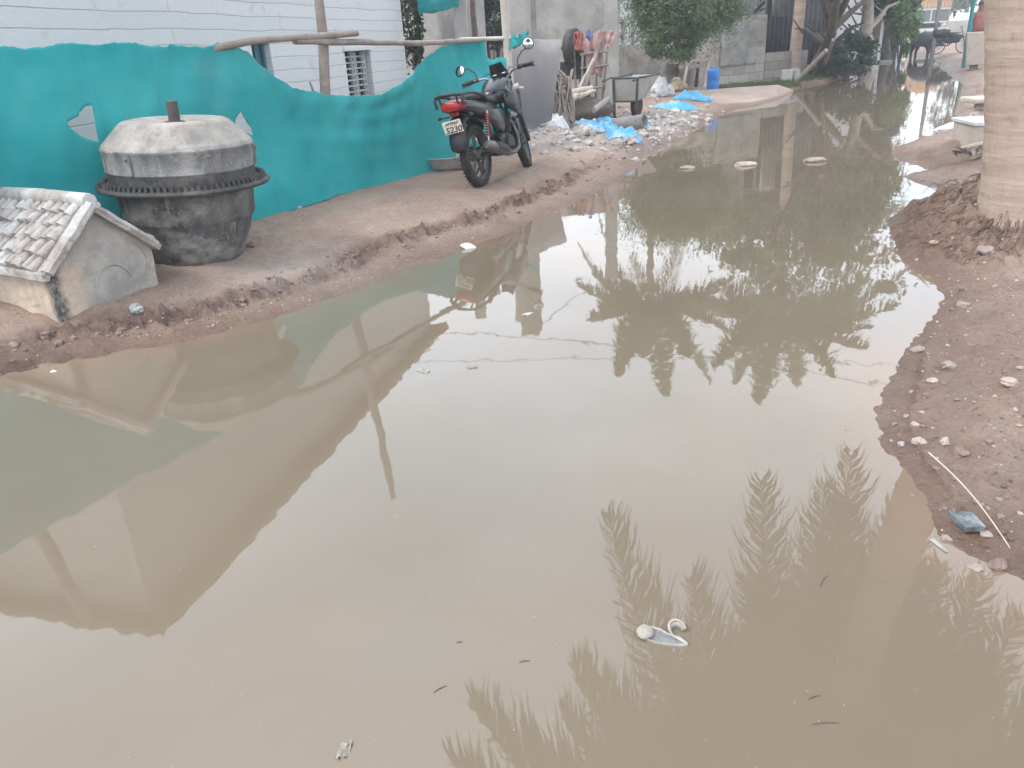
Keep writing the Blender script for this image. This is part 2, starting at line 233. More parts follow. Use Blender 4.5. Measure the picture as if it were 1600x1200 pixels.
def palm_bark():
    m=bpy.data.materials.new('palm_bark'); m.use_nodes=True; N=m.node_tree.nodes; L=m.node_tree.links
    b=N['Principled BSDF']; b.inputs['Roughness'].default_value=.95; b.inputs['Specular IOR Level'].default_value=.2
    tc=N.new('ShaderNodeTexCoord')
    mp=N.new('ShaderNodeMapping'); mp.inputs['Scale'].default_value=(.6,.6,5.5); mp.inputs['Rotation'].default_value=(R_(9),R_(-7),0); L.new(tc.outputs['Object'],mp.inputs['Vector'])
    n=N.new('ShaderNodeTexNoise'); n.inputs['Scale'].default_value=1.6; n.inputs['Detail'].default_value=9; n.inputs['Roughness'].default_value=.62; L.new(mp.outputs[0],n.inputs['Vector'])
    r=N.new('ShaderNodeValToRGB'); r.color_ramp.elements[0].position=.3; r.color_ramp.elements[1].position=.7; L.new(n.outputs['Fac'],r.inputs[0])
    r.color_ramp.elements[0].color=(.29,.215,.17,1); r.color_ramp.elements[1].color=(.48,.38,.31,1)
    # blotches
    q=N.new('ShaderNodeTexNoise'); q.inputs['Scale'].default_value=5; q.inputs['Detail'].default_value=8; q.inputs['Roughness'].default_value=.7; L.new(tc.outputs['Object'],q.inputs['Vector'])
    qr=N.new('ShaderNodeValToRGB'); qr.color_ramp.elements[0].position=.60; qr.color_ramp.elements[1].position=.78; L.new(q.outputs['Fac'],qr.inputs[0])
    mx=N.new('ShaderNodeMixRGB'); L.new(qr.outputs[0],mx.inputs[0]); L.new(r.outputs[0],mx.inputs[1]); mx.inputs[2].default_value=(.2,.16,.13,1); L.new(mx.outputs[0],b.inputs['Base Color'])
    # vertical cracks
    mp2=N.new('ShaderNodeMapping'); mp2.inputs['Scale'].default_value=(16,16,1.6); L.new(tc.outputs['Object'],mp2.inputs['Vector'])
    n2=N.new('ShaderNodeTexNoise'); n2.inputs['Scale'].default_value=2; n2.inputs['Detail'].default_value=7; L.new(mp2.outputs[0],n2.inputs['Vector'])
    ad=N.new('ShaderNodeMath'); ad.operation='MULTIPLY_ADD'; ad.inputs[1].default_value=1.3; L.new(n.outputs['Fac'],ad.inputs[0]); L.new(n2.outputs['Fac'],ad.inputs[2])
    bp=N.new('ShaderNodeBump'); bp.inputs['Strength'].default_value=.9; bp.inputs['Distance'].default_value=.02; L.new(ad.outputs[0],bp.inputs['Height']); L.new(bp.outputs[0],b.inputs['Normal'])
    return m
M['bark_palm']=palm_bark()
# ------------------------------------------------------------------ mesh builder
def rmat(r): return Euler(r,'XYZ').to_matrix()
class MB:
    def __init__(s): s.v=[]; s.f=[]; s.smooth=[]; s.uv=None
    def add(s,vs,fs,smooth=False,T=None):
        o=len(s.v)
        for v in vs:
            v=Vector(v); s.v.append(T@v if T is not None else v)
        for f in fs: s.f.append([o+i for i in f]); s.smooth.append(smooth)
        return s
    def box(s,c,sz,rot=(0,0,0),T=None,taper=1.0,jit=0):
        m=rmat(rot); vs=[]
        for z in (-1,1):
            k=taper if z>0 else 1
            for x,y in ((-1,-1),(1,-1),(1,1),(-1,1)):
                p=Vector((x*sz[0]/2*k,y*sz[1]/2*k,z*sz[2]/2))
                if jit: p+=Vector([random.uniform(-jit,jit) for _ in range(3)])
                vs.append(m@p+Vector(c))
        return s.add(vs,[(0,3,2,1),(4,5,6,7),(0,1,5,4),(1,2,6,5),(2,3,7,6),(3,0,4,7)],False,T)
    def tube(s,pts,rad,n=10,cap=True,T=None,flat=1.0,smooth=True):
        pts=[Vector(p) for p in pts]
        if not hasattr(rad,'__len__'): rad=[rad]*len(pts)
        vs=[]; fs=[]; prev=None
        for i,p in enumerate(pts):
            t=(pts[min(i+1,len(pts)-1)]-pts[max(i-1,0)]).normalized()
            if prev is None:
                a=Vector((0,0,1)) if abs(t.z)<.9 else Vector((1,0,0)); u=t.cross(a).normalized()
            else: u=(prev-prev.dot(t)*t).normalized()
            prev=u; w=t.cross(u)
            for k in range(n):
                a=2*math.pi*k/n; vs.append(p+(u*math.cos(a)+w*math.sin(a)*flat)*rad[i])
        m=len(pts)
        for i in range(m-1):
            for k in range(n): fs.append((i*n+k,i*n+(k+1)%n,(i+1)*n+(k+1)%n,(i+1)*n+k))
        s.add(vs,fs,smooth,T)
        if cap:
            s.add([vs[k] for k in range(n)],[tuple(reversed(range(n)))],False,T); s.add([vs[(m-1)*n+k] for k in range(n)],[tuple(range(n))],False,T)
        return s
    def lathe(s,prof,n=48,T=None,smooth=True,wob=0,seed=0):
        vs=[];fs=[]
        for i,(r,z) in enumerate(prof):
            for k in range(n):
                a=2*math.pi*k/n; q=1+wob*mnoise.noise(Vector((math.cos(a)*2+seed,math.sin(a)*2,z*4)))
                vs.append((r*q*math.cos(a),r*q*math.sin(a),z))
        for i in range(len(prof)-1):
            for k in range(n): fs.append((i*n+k,i*n+(k+1)%n,(i+1)*n+(k+1)%n,(i+1)*n+k))
        return s.add(vs,fs,smooth,T)
    def blob(s,c,r,rough=.25,seed=0,res=2,rot=0,T=None,smooth=True,freq=1.5):
        import bmesh
        bm=bmesh.new(); bmesh.ops.create_icosphere(bm,subdivisions=res,radius=1)
        m=Matrix.Rotation(rot,3,'Z'); vs=[]
        for v in bm.verts:
            k=1+rough*mnoise.fractal(v.co*freq+Vector((seed*3.1,seed*1.7,seed)),1,2,3)
            vs.append(m@Vector((v.co.x*r[0]*k,v.co.y*r[1]*k,v.co.z*r[2]*k))+Vector(c))
        fs=[[v.index for v in f.verts] for f in bm.faces]; bm.free()
        return s.add(vs,fs,smooth,T)
    def prism(s,poly,h,T=None):
        """poly in XY, extruded from 0 to h along Z"""
        n=len(poly); vs=[(x,y,0) for x,y in poly]+[(x,y,h) for x,y in poly]
        fs=[tuple(reversed(range(n))),tuple(range(n,2*n))]+[(i,(i+1)%n,n+(i+1)%n,n+i) for i in range(n)]
        return s.add(vs,fs,False,T)
    def build(s,name,m,parent=None,bevel=0,solid=0,uv=None,sub=0):
        me=bpy.data.meshes.new(name); me.from_pydata([tuple(v) for v in s.v],[],s.f); me.polygons.foreach_set('use_smooth',s.smooth)
        me.materials.append(M[m] if isinstance(m,str) else m)
        if uv:
            l=me.uv_layers.new(name='UVMap'); co=[s.v[lp.vertex_index] for lp in me.loops]
            l.data.foreach_set('uv',[c for p in co for c in uv(p)])
        me.update(); o=bpy.data.objects.new(name,me); COL.objects.link(o)
        if parent is not None: o.parent=parent
        if bevel:
            b=o.modifiers.new('bevel','BEVEL'); b.width=bevel; b.segments=2; b.limit_method='ANGLE'; b.angle_limit=R_(35)
        if solid:
            b=o.modifiers.new('solid','SOLIDIFY'); b.thickness=solid; b.offset=0
        if sub:
            b=o.modifiers.new('sub','SUBSURF'); b.levels=sub; b.render_levels=sub
        return o
def tag(o,label=None,cat=None,group=None,kind=None):
    if label: o['label']=label
    if cat: o['category']=cat
    if group: o['group']=group
    if kind: o['kind']=kind
    return o
def empty(name,loc,label,cat,group=None,rz=0,rot=None):
    o=bpy.data.objects.new(name,None); COL.objects.link(o); o.location=loc; o.rotation_euler=rot or (0,0,rz); o.empty_display_size=.2
    return tag(o,label,cat,group)
def copy_tree(o,parent=None):
    c=o.copy(); COL.objects.link(c)
    if parent is not None: c.parent=parent
    for ch in list(o.children): copy_tree(ch,c)
    return c
# ------------------------------------------------------------------ terrain
LEFT=[(-700,760),(-300,660),(0,588),(60,577),(150,560),(250,541),(350,519),(450,490),(550,456),(640,417),(740,386),(820,352),(880,325),(930,301),(965,281),(992,262),(1010,241),(1060,216),(1110,190),(1160,166),(1200,152),(1240,140),(1290,131),(1330,119),(1352,107),(1378,96),(1405,89),(1440,86)]
RIGHT=[(1470,88),(1478,97),(1480,108),(1495,122),(1515,135),(1518,148),(1508,160),(1500,178),(1492,194),(1470,207),(1425,218),(1392,238),(1402,252),(1430,251),(1456,256),(1452,266),(1425,270),(1408,276),(1432,286),(1462,298),(1462,314),(1410,326),(1388,345),(1392,372),(1408,402),(1440,432),(1470,458),(1468,488),(1425,528),(1398,566),(1386,602),(1374,645),(1370,690),(1388,722),(1422,757),(1452,792),(1472,832),(1505,862),(1545,882),(1600,905),(1700,975),(1900,1100)]
shoreL=[flat(*p) for p in LEFT]; shoreR=[flat(*p) for p in RIGHT]
poly=[Vector((-9,1.2,0))]+shoreL+shoreR+[Vector((2.6,.6,0)),Vector((4,-2.5,0)),Vector((-9,-2.5,0))]
PX=np.array([p[0] for p in poly]); PY=np.array([p[1] for p in poly])
NL=len(shoreL)+1
def sdist(x,y):
    """signed distance to the puddle outline (positive on land), and which bank is nearest"""
    best=np.full(x.shape,1e9); ins=np.zeros(x.shape,bool); side=np.zeros(x.shape,int); n=len(PX)
    for i in range(n):
        ax,ay,bx,by=PX[i],PY[i],PX[(i+1)%n],PY[(i+1)%n]; dx,dy=bx-ax,by-ay
        t=np.clip(((x-ax)*dx+(y-ay)*dy)/(dx*dx+dy*dy+1e-12),0,1); d=np.hypot(x-ax-t*dx,y-ay-t*dy)
        m=d<best; best=np.where(m,d,best); side=np.where(m,0 if i<NL else 1,side)
        c=((ay>y)!=(by>y)); xs=(bx-ax)*(y-ay)/np.where(by-ay==0,1e-12,by-ay)+ax; ins^=(c&(x<xs))
    return np.where(ins,-best,best),side
ROOT=(3.42,5.45)
def height(x,y,attr=False):
    x=np.asarray(x,float); y=np.asarray(y,float)
    d,side=sdist(x,y)
    r=np.hypot(x,y); sc=np.clip(r/4,.5,4)
    d=d+fbm(x*5/np.sqrt(sc),y*5/np.sqrt(sc),4)*.07*np.sqrt(sc)+fbm(x*17,y*17,3)*.028
    L=side==0; dp=np.maximum(d,0)
    hl=.20*(1-np.exp(-dp/(.75)))
    hr=.10*(1-np.exp(-dp/.7))+.07*(1-np.exp(-dp/2.5))
    h=np.where(L,hl,hr)
    h=np.where(d<0,-.12*(1-np.exp(d/.35)),h)
    land=np.clip(dp/.15,0,1)
    h=h+land*(fbm(x*1.3,y*1.3,5)*.045+fbm(x*9,y*9,4,.6)*.014)
    # churned tyre track along the left bank
    w=.42+fbm(x*.8+3,y*.8)*.18
    ch=np.exp(-((d-w)/.13)**2)*L*np.clip((11-r)/3,0,1)*np.clip((x+2.9)/.6,0,1)
    cn=fbm(x*11+40,y*11,4,.65)+.6*np.minimum(fbm(x*5+4,y*9,3),0)
    h=h+ch*(-.018+cn*.12)
    # churned mud, near left corner
    ch2=np.exp(-((x+2.5)/.5)**2-((y-3.75)/.3)**2); h=h+ch2*fbm(x*10,y*10,4,.6)*.07
    # right bank footprints and clods
    h=h+(~L)*land*np.clip((r-5)/3,0,1)*np.clip((30-r)/8,0,1)*(np.abs(fbm(x*2.2,y*2.2,5,.6))*.10-.02)
    cr=(~L)*np.clip((d-.1)/.2,0,1)*np.clip((12-r)/4,0,1)
    h=h+cr*(np.abs(fbm(x*6+9,y*6,4,.55))*.06-.012)
    # root mound of the near palm
    q=np.hypot(x-ROOT[0],y-ROOT[1]); h=h+land*.24*np.exp(-(q/.66)**2)*(1+.8*fbm(x*10,y*10,5,.65))
    # rubble heap by the bike
    q=np.hypot((x-.95)/1.1,(y-11.2)/.75); h=h+land*.17*np.exp(-q**2)*(1+.9*fbm(x*6,y*6,4,.65))
    # mud spit and heap near the plinth
    q=np.hypot((x-5.2)/.9,(y-9.2)/1.0); h=h+land*.10*np.exp(-q**2)
    # right-hand far verge, rising
    h=h+.06*(~L)*np.clip((r-16)/20,0,1)
    h=np.where(d>.1,np.maximum(h,.018+.02*np.abs(fbm(x*14,y*14,3))),h)
    if attr: return h,ch+ch2,d
    return h
def hz(x,y): return float(height(np.array([x]),np.array([y]))[0])
def G(px,py,iters=5):
    z=.15
    for _ in range(iters):
        p=flat(px,py,z); z=.5*z+.5*hz(p.x,p.y)
    p=flat(px,py,z); p.z=hz(p.x,p.y); return p
def ground():
    na=760; ang=np.concatenate([np.linspace(-180,-52,50)[:-1],np.linspace(-52,52,na),np.linspace(52,180,50)[1:-1]]); ang=np.radians(ang)
    rr=np.concatenate([[.02,.3,.6],np.geomspace(.8,18,760),np.geomspace(18,400,140)[1:]])
    A,Rr=np.meshgrid(ang,rr); X=Rr*np.sin(A); Y=Rr*np.cos(A); Z,ch,d=height(X,Y,True)
    nr,nc=X.shape
    me=bpy.data.meshes.new('ground'); me.vertices.add(nr*nc); me.vertices.foreach_set('co',np.stack([X,Y,Z],-1).astype(np.float32).ravel())
    i,j=np.meshgrid(np.arange(nr-1),np.arange(nc),indexing='ij'); j2=(j+1)%nc
    q=np.stack([i*nc+j,(i+1)*nc+j,(i+1)*nc+j2,i*nc+j2],-1).reshape(-1,4)[:,::-1]
    # wrap column closes the circle
    me.loops.add(q.size); me.loops.foreach_set('vertex_index',q.astype(np.int32).ravel()); me.polygons.add(len(q)); me.polygons.foreach_set('loop_start',np.arange(0,q.size,4,dtype=np.int32)); 
    me.update(calc_edges=True); me.validate()
    me.polygons.foreach_set('use_smooth',np.ones(len(me.polygons),bool))
    at=me.attributes.new('churn','FLOAT','POINT'); at.data.foreach_set('value',np.clip(ch,0,1).astype(np.float32).ravel())
    DU=np.clip(1.2*np.exp(-(((X-.95)/1.3)**2+((Y-11.3)/.95)**2))+.9*np.exp(-(((X-2.6)/1.2)**2+((Y-13.6)/1.2)**2))+.6*np.exp(-(((X+1.35)/.7)**2+((Y-5.25)/.5)**2)),0,1)
    at=me.attributes.new('dust','FLOAT','POINT'); at.data.foreach_set('value',DU.astype(np.float32).ravel())
    at=me.attributes.new('shore','FLOAT','POINT'); at.data.foreach_set('value',np.clip(d,-1,8).astype(np.float32).ravel())
    m=bpy.data.materials.new('mud'); m.use_nodes=True; N=m.node_tree.nodes; L=m.node_tree.links; b=N['Principled BSDF']
    tc=N.new('ShaderNodeTexCoord')
    def nz(s,dt=8,r=.65):
        t=N.new('ShaderNodeTexNoise'); t.inputs['Scale'].default_value=s; t.inputs['Detail'].default_value=dt; t.inputs['Roughness'].default_value=r; L.new(tc.outputs['Object'],t.inputs['Vector']); return t.outputs['Fac']
    def ramp(src,a,b_,ca,cb):
        r=N.new('ShaderNodeValToRGB'); L.new(src,r.inputs[0]); r.color_ramp.elements[0].position=a; r.color_ramp.elements[1].position=b_; r.color_ramp.elements[0].color=(*ca,1); r.color_ramp.elements[1].color=(*cb,1); return r.outputs[0]
    def mix(f,a,b_):
        x=N.new('ShaderNodeMixRGB'); L.new(f,x.inputs[0]); L.new(a,x.inputs[1])
        if isinstance(b_,tuple): x.inputs[2].default_value=(*b_,1)
        else: L.new(b_,x.inputs[2])
        return x.outputs[0]
    base=ramp(nz(1.1),.32,.68,(.305,.207,.155),(.44,.318,.243))
    base=mix(ramp(nz(7),.5,.72,(0,0,0),(.55,.55,.55)),base,(.44,.35,.30))
    base=mix(ramp(nz(38,4),.54,.66,(0,0,0),(.75,.75,.75)),base,(.20,.14,.12))
    base=mix(ramp(nz(2.3,9,.72),.52,.62,(0,0,0),(.5,.5,.5)),base,(.25,.175,.145))
    base=mix(ramp(nz(55,4),.64,.70,(0,0,0),(.7,.7,.7)),base,(.55,.47,.42))
    a=N.new('ShaderNodeAttribute'); a.attribute_name='churn'
    base=mix(ramp(a.outputs['Fac'],.15,.8,(0,0,0),(.75,.75,.75)),base,ramp(nz(9,5),.4,.6,(.09,.045,.036),(.25,.15,.122)))
    du=N.new('ShaderNodeAttribute'); du.attribute_name='dust'; dm=N.new('ShaderNodeMath'); dm.operation='MULTIPLY'; L.new(du.outputs['Fac'],dm.inputs[0]); L.new(ramp(nz(6,9,.75),.35,.6,(.15,.15,.15),(1,1,1)),dm.inputs[1]); base=mix(dm.outputs[0],base,(.42,.385,.36))
    g=N.new('ShaderNodeAttribute'); g.attribute_name='shore'
    wn=N.new('ShaderNodeMath'); wn.operation='MULTIPLY_ADD'; L.new(nz(3,6),wn.inputs[0]); wn.inputs[1].default_value=-.45; L.new(g.outputs['Fac'],wn.inputs[2])
    wet=ramp(wn.outputs[0],-.2,.28,(1,1,1),(0,0,0))
    wx=N.new('ShaderNodeMapRange'); L.new(wn.outputs[0],wx.inputs[0]); wx.inputs[1].default_value=-.2; wx.inputs[2].default_value=.3; wx.inputs[3].default_value=1; wx.inputs[4].default_value=0
    mu=N.new('ShaderNodeMixRGB'); mu.blend_type='MULTIPLY'; L.new(wx.outputs[0],mu.inputs[0]); L.new(base,mu.inputs[1]); mu.inputs[2].default_value=(.56,.475,.43,1)
    L.new(mu.outputs[0],b.inputs['Base Color'])
    ro=N.new('ShaderNodeMapRange'); L.new(wx.outputs[0],ro.inputs[0]); ro.inputs[3].default_value=.93; ro.inputs[4].default_value=.38; L.new(ro.outputs[0],b.inputs['Roughness'])
    n1=nz(26,10,.7); n2=nz(110,5,.6); ad=N.new('ShaderNodeMath'); ad.operation='MULTIPLY_ADD'; L.new(n2,ad.inputs[0]); ad.inputs[1].default_value=.3; L.new(n1,ad.inputs[2])
    bp=N.new('ShaderNodeBump'); bp.inputs['Strength'].default_value=1; bp.inputs['Distance'].default_value=.035; L.new(ad.outputs[0],bp.inputs['Height']); L.new(bp.outputs[0],b.inputs['Normal'])
    me.materials.append(m); o=bpy.data.objects.new('ground',me); COL.objects.link(o); tag(o,kind='structure')
ground()
def water():
    na=260; ang=np.radians(np.linspace(-50,50,na)); rr=np.concatenate([np.geomspace(.5,14,230),np.geomspace(14,60,40)[1:]])
    A,Rr=np.meshgrid(ang,rr); X=Rr*np.sin(A); Y=Rr*np.cos(A); D_,sd_=sdist(X,Y)
    vs=[(a,b_,0) for a,b_ in zip(X.ravel(),Y.ravel())]; nr=len(rr)
    fs=[(i*na+j,i*na+j+1,(i+1)*na+j+1,(i+1)*na+j) for i in range(nr-1) for j in range(na-1)]
    # surrounding sheet outside the fan
    k=len(vs); ra,rb_=.5,60; oa=np.radians(np.linspace(50,310,60)); vs+=[(ra*math.sin(t),ra*math.cos(t),0) for t in oa]+[(rb_*math.sin(t),rb_*math.cos(t),0) for t in oa]
    fs+=[(k+i,k+i+1,k+60+i+1,k+60+i) for i in range(59)]
    k=len(vs); vs+=[(0,0,0)]+[(.5*math.sin(t),.5*math.cos(t),0) for t in np.radians(np.linspace(0,360,41)[:-1])]; fs+=[(k,k+1+(i+1)%40,k+1+i) for i in range(40)]
    mb=MB(); mb.add(vs,fs)
    m=bpy.data.materials.new('puddle_water'); m.use_nodes=True; N=m.node_tree.nodes; L=m.node_tree.links; b=N['Principled BSDF']
    b.inputs['Roughness'].default_value=.02; b.inputs['IOR'].default_value=1.52
    tc=N.new('ShaderNodeTexCoord'); n=N.new('ShaderNodeTexNoise'); n.inputs['Scale'].default_value=.55; n.inputs['Detail'].default_value=5; L.new(tc.outputs['Object'],n.inputs['Vector'])
    r=N.new('ShaderNodeValToRGB'); L.new(n.outputs['Fac'],r.inputs[0]); r.color_ramp.elements[0].position=.3; r.color_ramp.elements[1].position=.7
    r.color_ramp.elements[0].color=(.160,.1275,.088,1); r.color_ramp.elements[1].color=(.186,.150,.108,1)
    at=N.new('ShaderNodeAttribute'); at.attribute_name='shore'; n5=N.new('ShaderNodeTexNoise'); n5.inputs['Scale'].default_value=4; n5.inputs['Detail'].default_value=6; L.new(tc.outputs['Object'],n5.inputs['Vector'])
    ma=N.new('ShaderNodeMath'); ma.operation='MULTIPLY_ADD'; L.new(n5.outputs['Fac'],ma.inputs[0]); ma.inputs[1].default_value=.4; L.new(at.outputs['Fac'],ma.inputs[2])
    mr=N.new('ShaderNodeMapRange'); mr.inputs[1].default_value=-.12; mr.inputs[2].default_value=.24; mr.inputs[4].default_value=.8; L.new(ma.outputs[0],mr.inputs[0])
    mxx=N.new('ShaderNodeMixRGB'); L.new(mr.outputs[0],mxx.inputs[0]); L.new(r.outputs[0],mxx.inputs[1]); mxx.inputs[2].default_value=(.215,.148,.105,1); L.new(mxx.outputs[0],b.inputs['Base Color'])
    mp=N.new('ShaderNodeMapping'); mp.inputs['Scale'].default_value=(1,.55,1); L.new(tc.outputs['Object'],mp.inputs['Vector'])
    w=N.new('ShaderNodeTexNoise'); w.inputs['Scale'].default_value=8; w.inputs['Detail'].default_value=2; w.inputs['Roughness'].default_value=.4; L.new(mp.outputs[0],w.inputs['Vector'])
    bp=N.new('ShaderNodeBump'); bp.inputs['Strength'].default_value=.35; bp.inputs['Distance'].default_value=.0016; L.new(w.outputs['Fac'],bp.inputs['Height']); L.new(bp.outputs[0],b.inputs['Normal'])
    o=mb.build('water',m); tag(o,kind='structure'); V_=np.full(len(mb.v),-1.0); V_[:D_.size]=D_.ravel(); a_=o.data.attributes.new('shore','FLOAT','POINT'); a_.data.foreach_set('value',V_.astype(np.float32))
water()
# ------------------------------------------------------------------ helpers for placing on vertical planes
def lint(px,py,A,d):
    """where the sight line of a photo point meets the vertical plane through A along d -> (s, z)"""
    v=ray(px,py); det=-v.x*d[1]+d[0]*v.y
    t=(-A[0]*d[1]+d[0]*A[1])/det; s=(v.x*A[1]-v.y*A[0])/det
    return -s if False else ((v.x*t-A[0])*d[0]+(v.y*t-A[1])*d[1]), CH+v.z*t
def unit(a,b):
    d=Vector((b[0]-a[0],b[1]-a[1],0)); return d.normalized(),d.length
def inpoly(x,y,P):
    c=False;n=len(P)
    for i in range(n):
        a=P[i];b=P[(i+1)%n]
        if (a[1]>y)!=(b[1]>y) and x<(b[0]-a[0])*(y-a[1])/(b[1]-a[1])+a[0]: c=not c
    return c
def px_m(P,z=None):
    D=math.hypot(P[0],P[1]); h=CH-(P[2] if z is None else z); Z=D*.92+h*.39; return F*D/Z**2
def loft(mb,secs,n=20,smooth=True,T=None):
    """secs: list of (x, y, z, half_width, half_height, power) cross sections in the YZ plane"""
    vs=[];fs=[]
    for (x,y,z,w,h,p) in secs:
        for k in range(n):
            a=2*math.pi*k/n; c,s_=math.cos(a),math.sin(a)
            vs.append((x,y+w*math.copysign(abs(c)**(2/p),c),z+h*math.copysign(abs(s_)**(2/p),s_)))
    for i in range(len(secs)-1):
        for k in range(n): fs.append((i*n+k,i*n+(k+1)%n,(i+1)*n+(k+1)%n,(i+1)*n+k))
    fs.append(tuple(reversed(range(n)))); fs.append(tuple(range((len(secs)-1)*n,len(secs)*n)))
    return mb.add(vs,fs,smooth,T)
def text_mesh(name,body,size,m,parent,T,shear=0,ext=.001,bold=0):
    cu=bpy.data.curves.new(name,'FONT'); cu.body=body; cu.size=size; cu.align_x='CENTER'; cu.align_y='CENTER'; cu.extrude=ext; cu.shear=shear; cu.offset=bold
    to=bpy.data.objects.new('tmp_text',cu); COL.objects.link(to); bpy.context.view_layer.update()
    me=bpy.data.meshes.new_from_object(to.evaluated_get(bpy.context.evaluated_depsgraph_get())); bpy.data.objects.remove(to); bpy.data.curves.remove(cu)
    me.transform(T); me.materials.clear(); me.materials.append(M[m]); me.name=name
    o=bpy.data.objects.new(name,me); COL.objects.link(o); o.parent=parent; return o
# ------------------------------------------------------------------ teal net fence
NA=G(410,335); NB=G(700,256); ND,_=unit(NA,NB)
NN=Vector((ND.y,-ND.x,0))      # towards the street
def npt(s,z,off=0): return Vector((NA.x+ND.x*s+NN.x*off,NA.y+ND.y*s+NN.y*off,z))
def net():
    top=[(-420,78),(-200,74),(-70,70),(-10,71),(0,70),(25,73),(38,76),(60,74),(110,68),(160,68),(215,69),(262,72),(275,68),(320,73),(345,68),(368,74),(385,77),(400,92),(420,115),(435,128),(450,137),(480,143),(520,149),(560,150),(590,147),(615,136),(640,116),(665,90),(690,73),(720,66),(757,60)]
    tp=[lint(x,y,NA,ND) for x,y in top]; ss=[t[0] for t in tp]; zz=[t[1] for t in tp]
    h1=[lint(x,y,NA,ND) for x,y in [(131,165),(137,164),(140,166),(150,222),(138,219),(122,212),(108,201),(100,191),(113,184),(119,182),(120,176),(127,171)]]
    h2=[lint(x,y,NA,ND) for x,y in [(372,174),(376,182),(381,192),(388,200),(390,212),(366,200),(365,186)]]
    s0,s1=ss[0],ss[-1]; ns=int((s1-s0)/.014); nz=96
    vs=[];fs=[];idx={}
    svals=np.linspace(s0,s1,ns); tops=np.interp(svals,ss,zz)+fbm(svals*9,svals*0,4,.7)*.016
    gp=[npt(s,0) for s in svals]; gz=height(np.array([p.x for p in gp]),np.array([p.y for p in gp]))
    for i,s in enumerate(svals):
        bz=gz[i]-.01+.015*math.sin(s*2.3)
        for j in range(nz+1):
            v=j/nz; z=bz+(tops[i]-bz)*v
            fold=.03*mnoise.fractal(Vector((s*1.6,z*.8,1.3)),1,2,4)+.05*mnoise.noise(Vector((s*.8,z*.5,4)))
            sag=max(0,1.34-tops[i]); fold+=.10*sag*math.exp(-((v-.93)/.07)**2)-.05*sag*math.exp(-((v-.8)/.08)**2)+.055*sag*math.sin(v*24+s*1.2)*v**1.5+.03*mnoise.noise(Vector((s*5-v*3,v*1.2,9)))*v
            fold+=.016*mnoise.noise(Vector((s*6+z*1.4,z*.6,2)))*(.6+v)+.012*math.sin(z*7+1.1*math.sin(s*1.3))*(1 if s<0 else .3)
            fold+=(1-v)**2*.10+(1-v)**4*.03*math.sin(s*3.1)+.008*math.exp(-((s+1.32)/.012)**2)-.008*math.exp(-((s+.78)/.012)**2)+.010*math.exp(-((s-.12+.1*v)/.02)**2)
            p=npt(s,z,fold); vs.append(p)
    W_=nz+1
    def snap(v,P):
        s=(v.x-NA.x)*ND.x+(v.y-NA.y)*ND.y; best=.011; q=None
        for a,b in zip(P,P[1:]+P[:1]):
            dx,dz=b[0]-a[0],b[1]-a[1]; t=max(0,min(1,((s-a[0])*dx+(v.z-a[1])*dz)/(dx*dx+dz*dz))); e=math.hypot(s-a[0]-t*dx,v.z-a[1]-t*dz)
            if e<best: best=e; q=(a[0]+t*dx-s,a[1]+t*dz-v.z)
        return Vector((v.x+ND.x*q[0],v.y+ND.y*q[0],v.z+q[1])) if q else v
    for P in (h1,h2):
        lo=min(a[0] for a in P)-.05; hi=max(a[0] for a in P)+.05
        for i,s in enumerate(svals):
            if lo<s<hi:
                for j in range(W_): vs[i*W_+j]=snap(vs[i*W_+j],P)
    for i in range(ns-1):
        for j in range(nz):
            s=.5*(svals[i]+svals[i+1]); z=vs[i*W_+j].z*.5+vs[(i+1)*W_+j+1].z*.5
            if inpoly(s,z,h1) or inpoly(s,z,h2): continue
            fs.append((i*W_+j,(i+1)*W_+j,(i+1)*W_+j+1,i*W_+j+1))
    mb=MB(); mb.add(vs,fs,True); o=mb.build('shade_net','teal',solid=.004)
    tag(o,'long teal shade net hung from wooden rails, sagging mid-way, with two torn holes','shade net')
net()
def rail(p,rad,name,label,off,wave=.012,m='wood_grey',cat='rail',group=None,hide=None):
    pts=[];n=14
    A=lint(*p[0],NA,ND);B=lint(*p[-1],NA,ND); ctr=[lint(*q,NA,ND) for q in p]
    for i in range(n+1):
        s=A[0]+(B[0]-A[0])*i/n; z=np.interp(s,[c[0] for c in ctr],[c[1] for c in ctr])
        of=off if hide is None else off+(-.11-off)*min(1,max(0,(hide-s)/.5)); pts.append(npt(s,z-(.03 if of<0 else 0)+random.uniform(-wave,wave)*.4,of+random.uniform(-wave,wave)*.4))
    mb=MB(); mb.tube(pts,[rad*random.uniform(.88,1.1)*(1-.25*i/n) for i in range(n+1)],12)
    return tag(mb.build(name,m),label,cat,group)
rail([(-420,80),(-70,74),(200,73),(350,69),(455,59),(552,52)],.036,'wooden_rail','weathered grey pole laid along the net top, its thin end crossing the forked post',.045,hide=lint(385,68,NA,ND)[0])
rail([(456,64),(560,66),(650,68),(752,63)],.033,'wooden_rail','weathered pole carrying the net from the forked post towards the motorbike',.03)
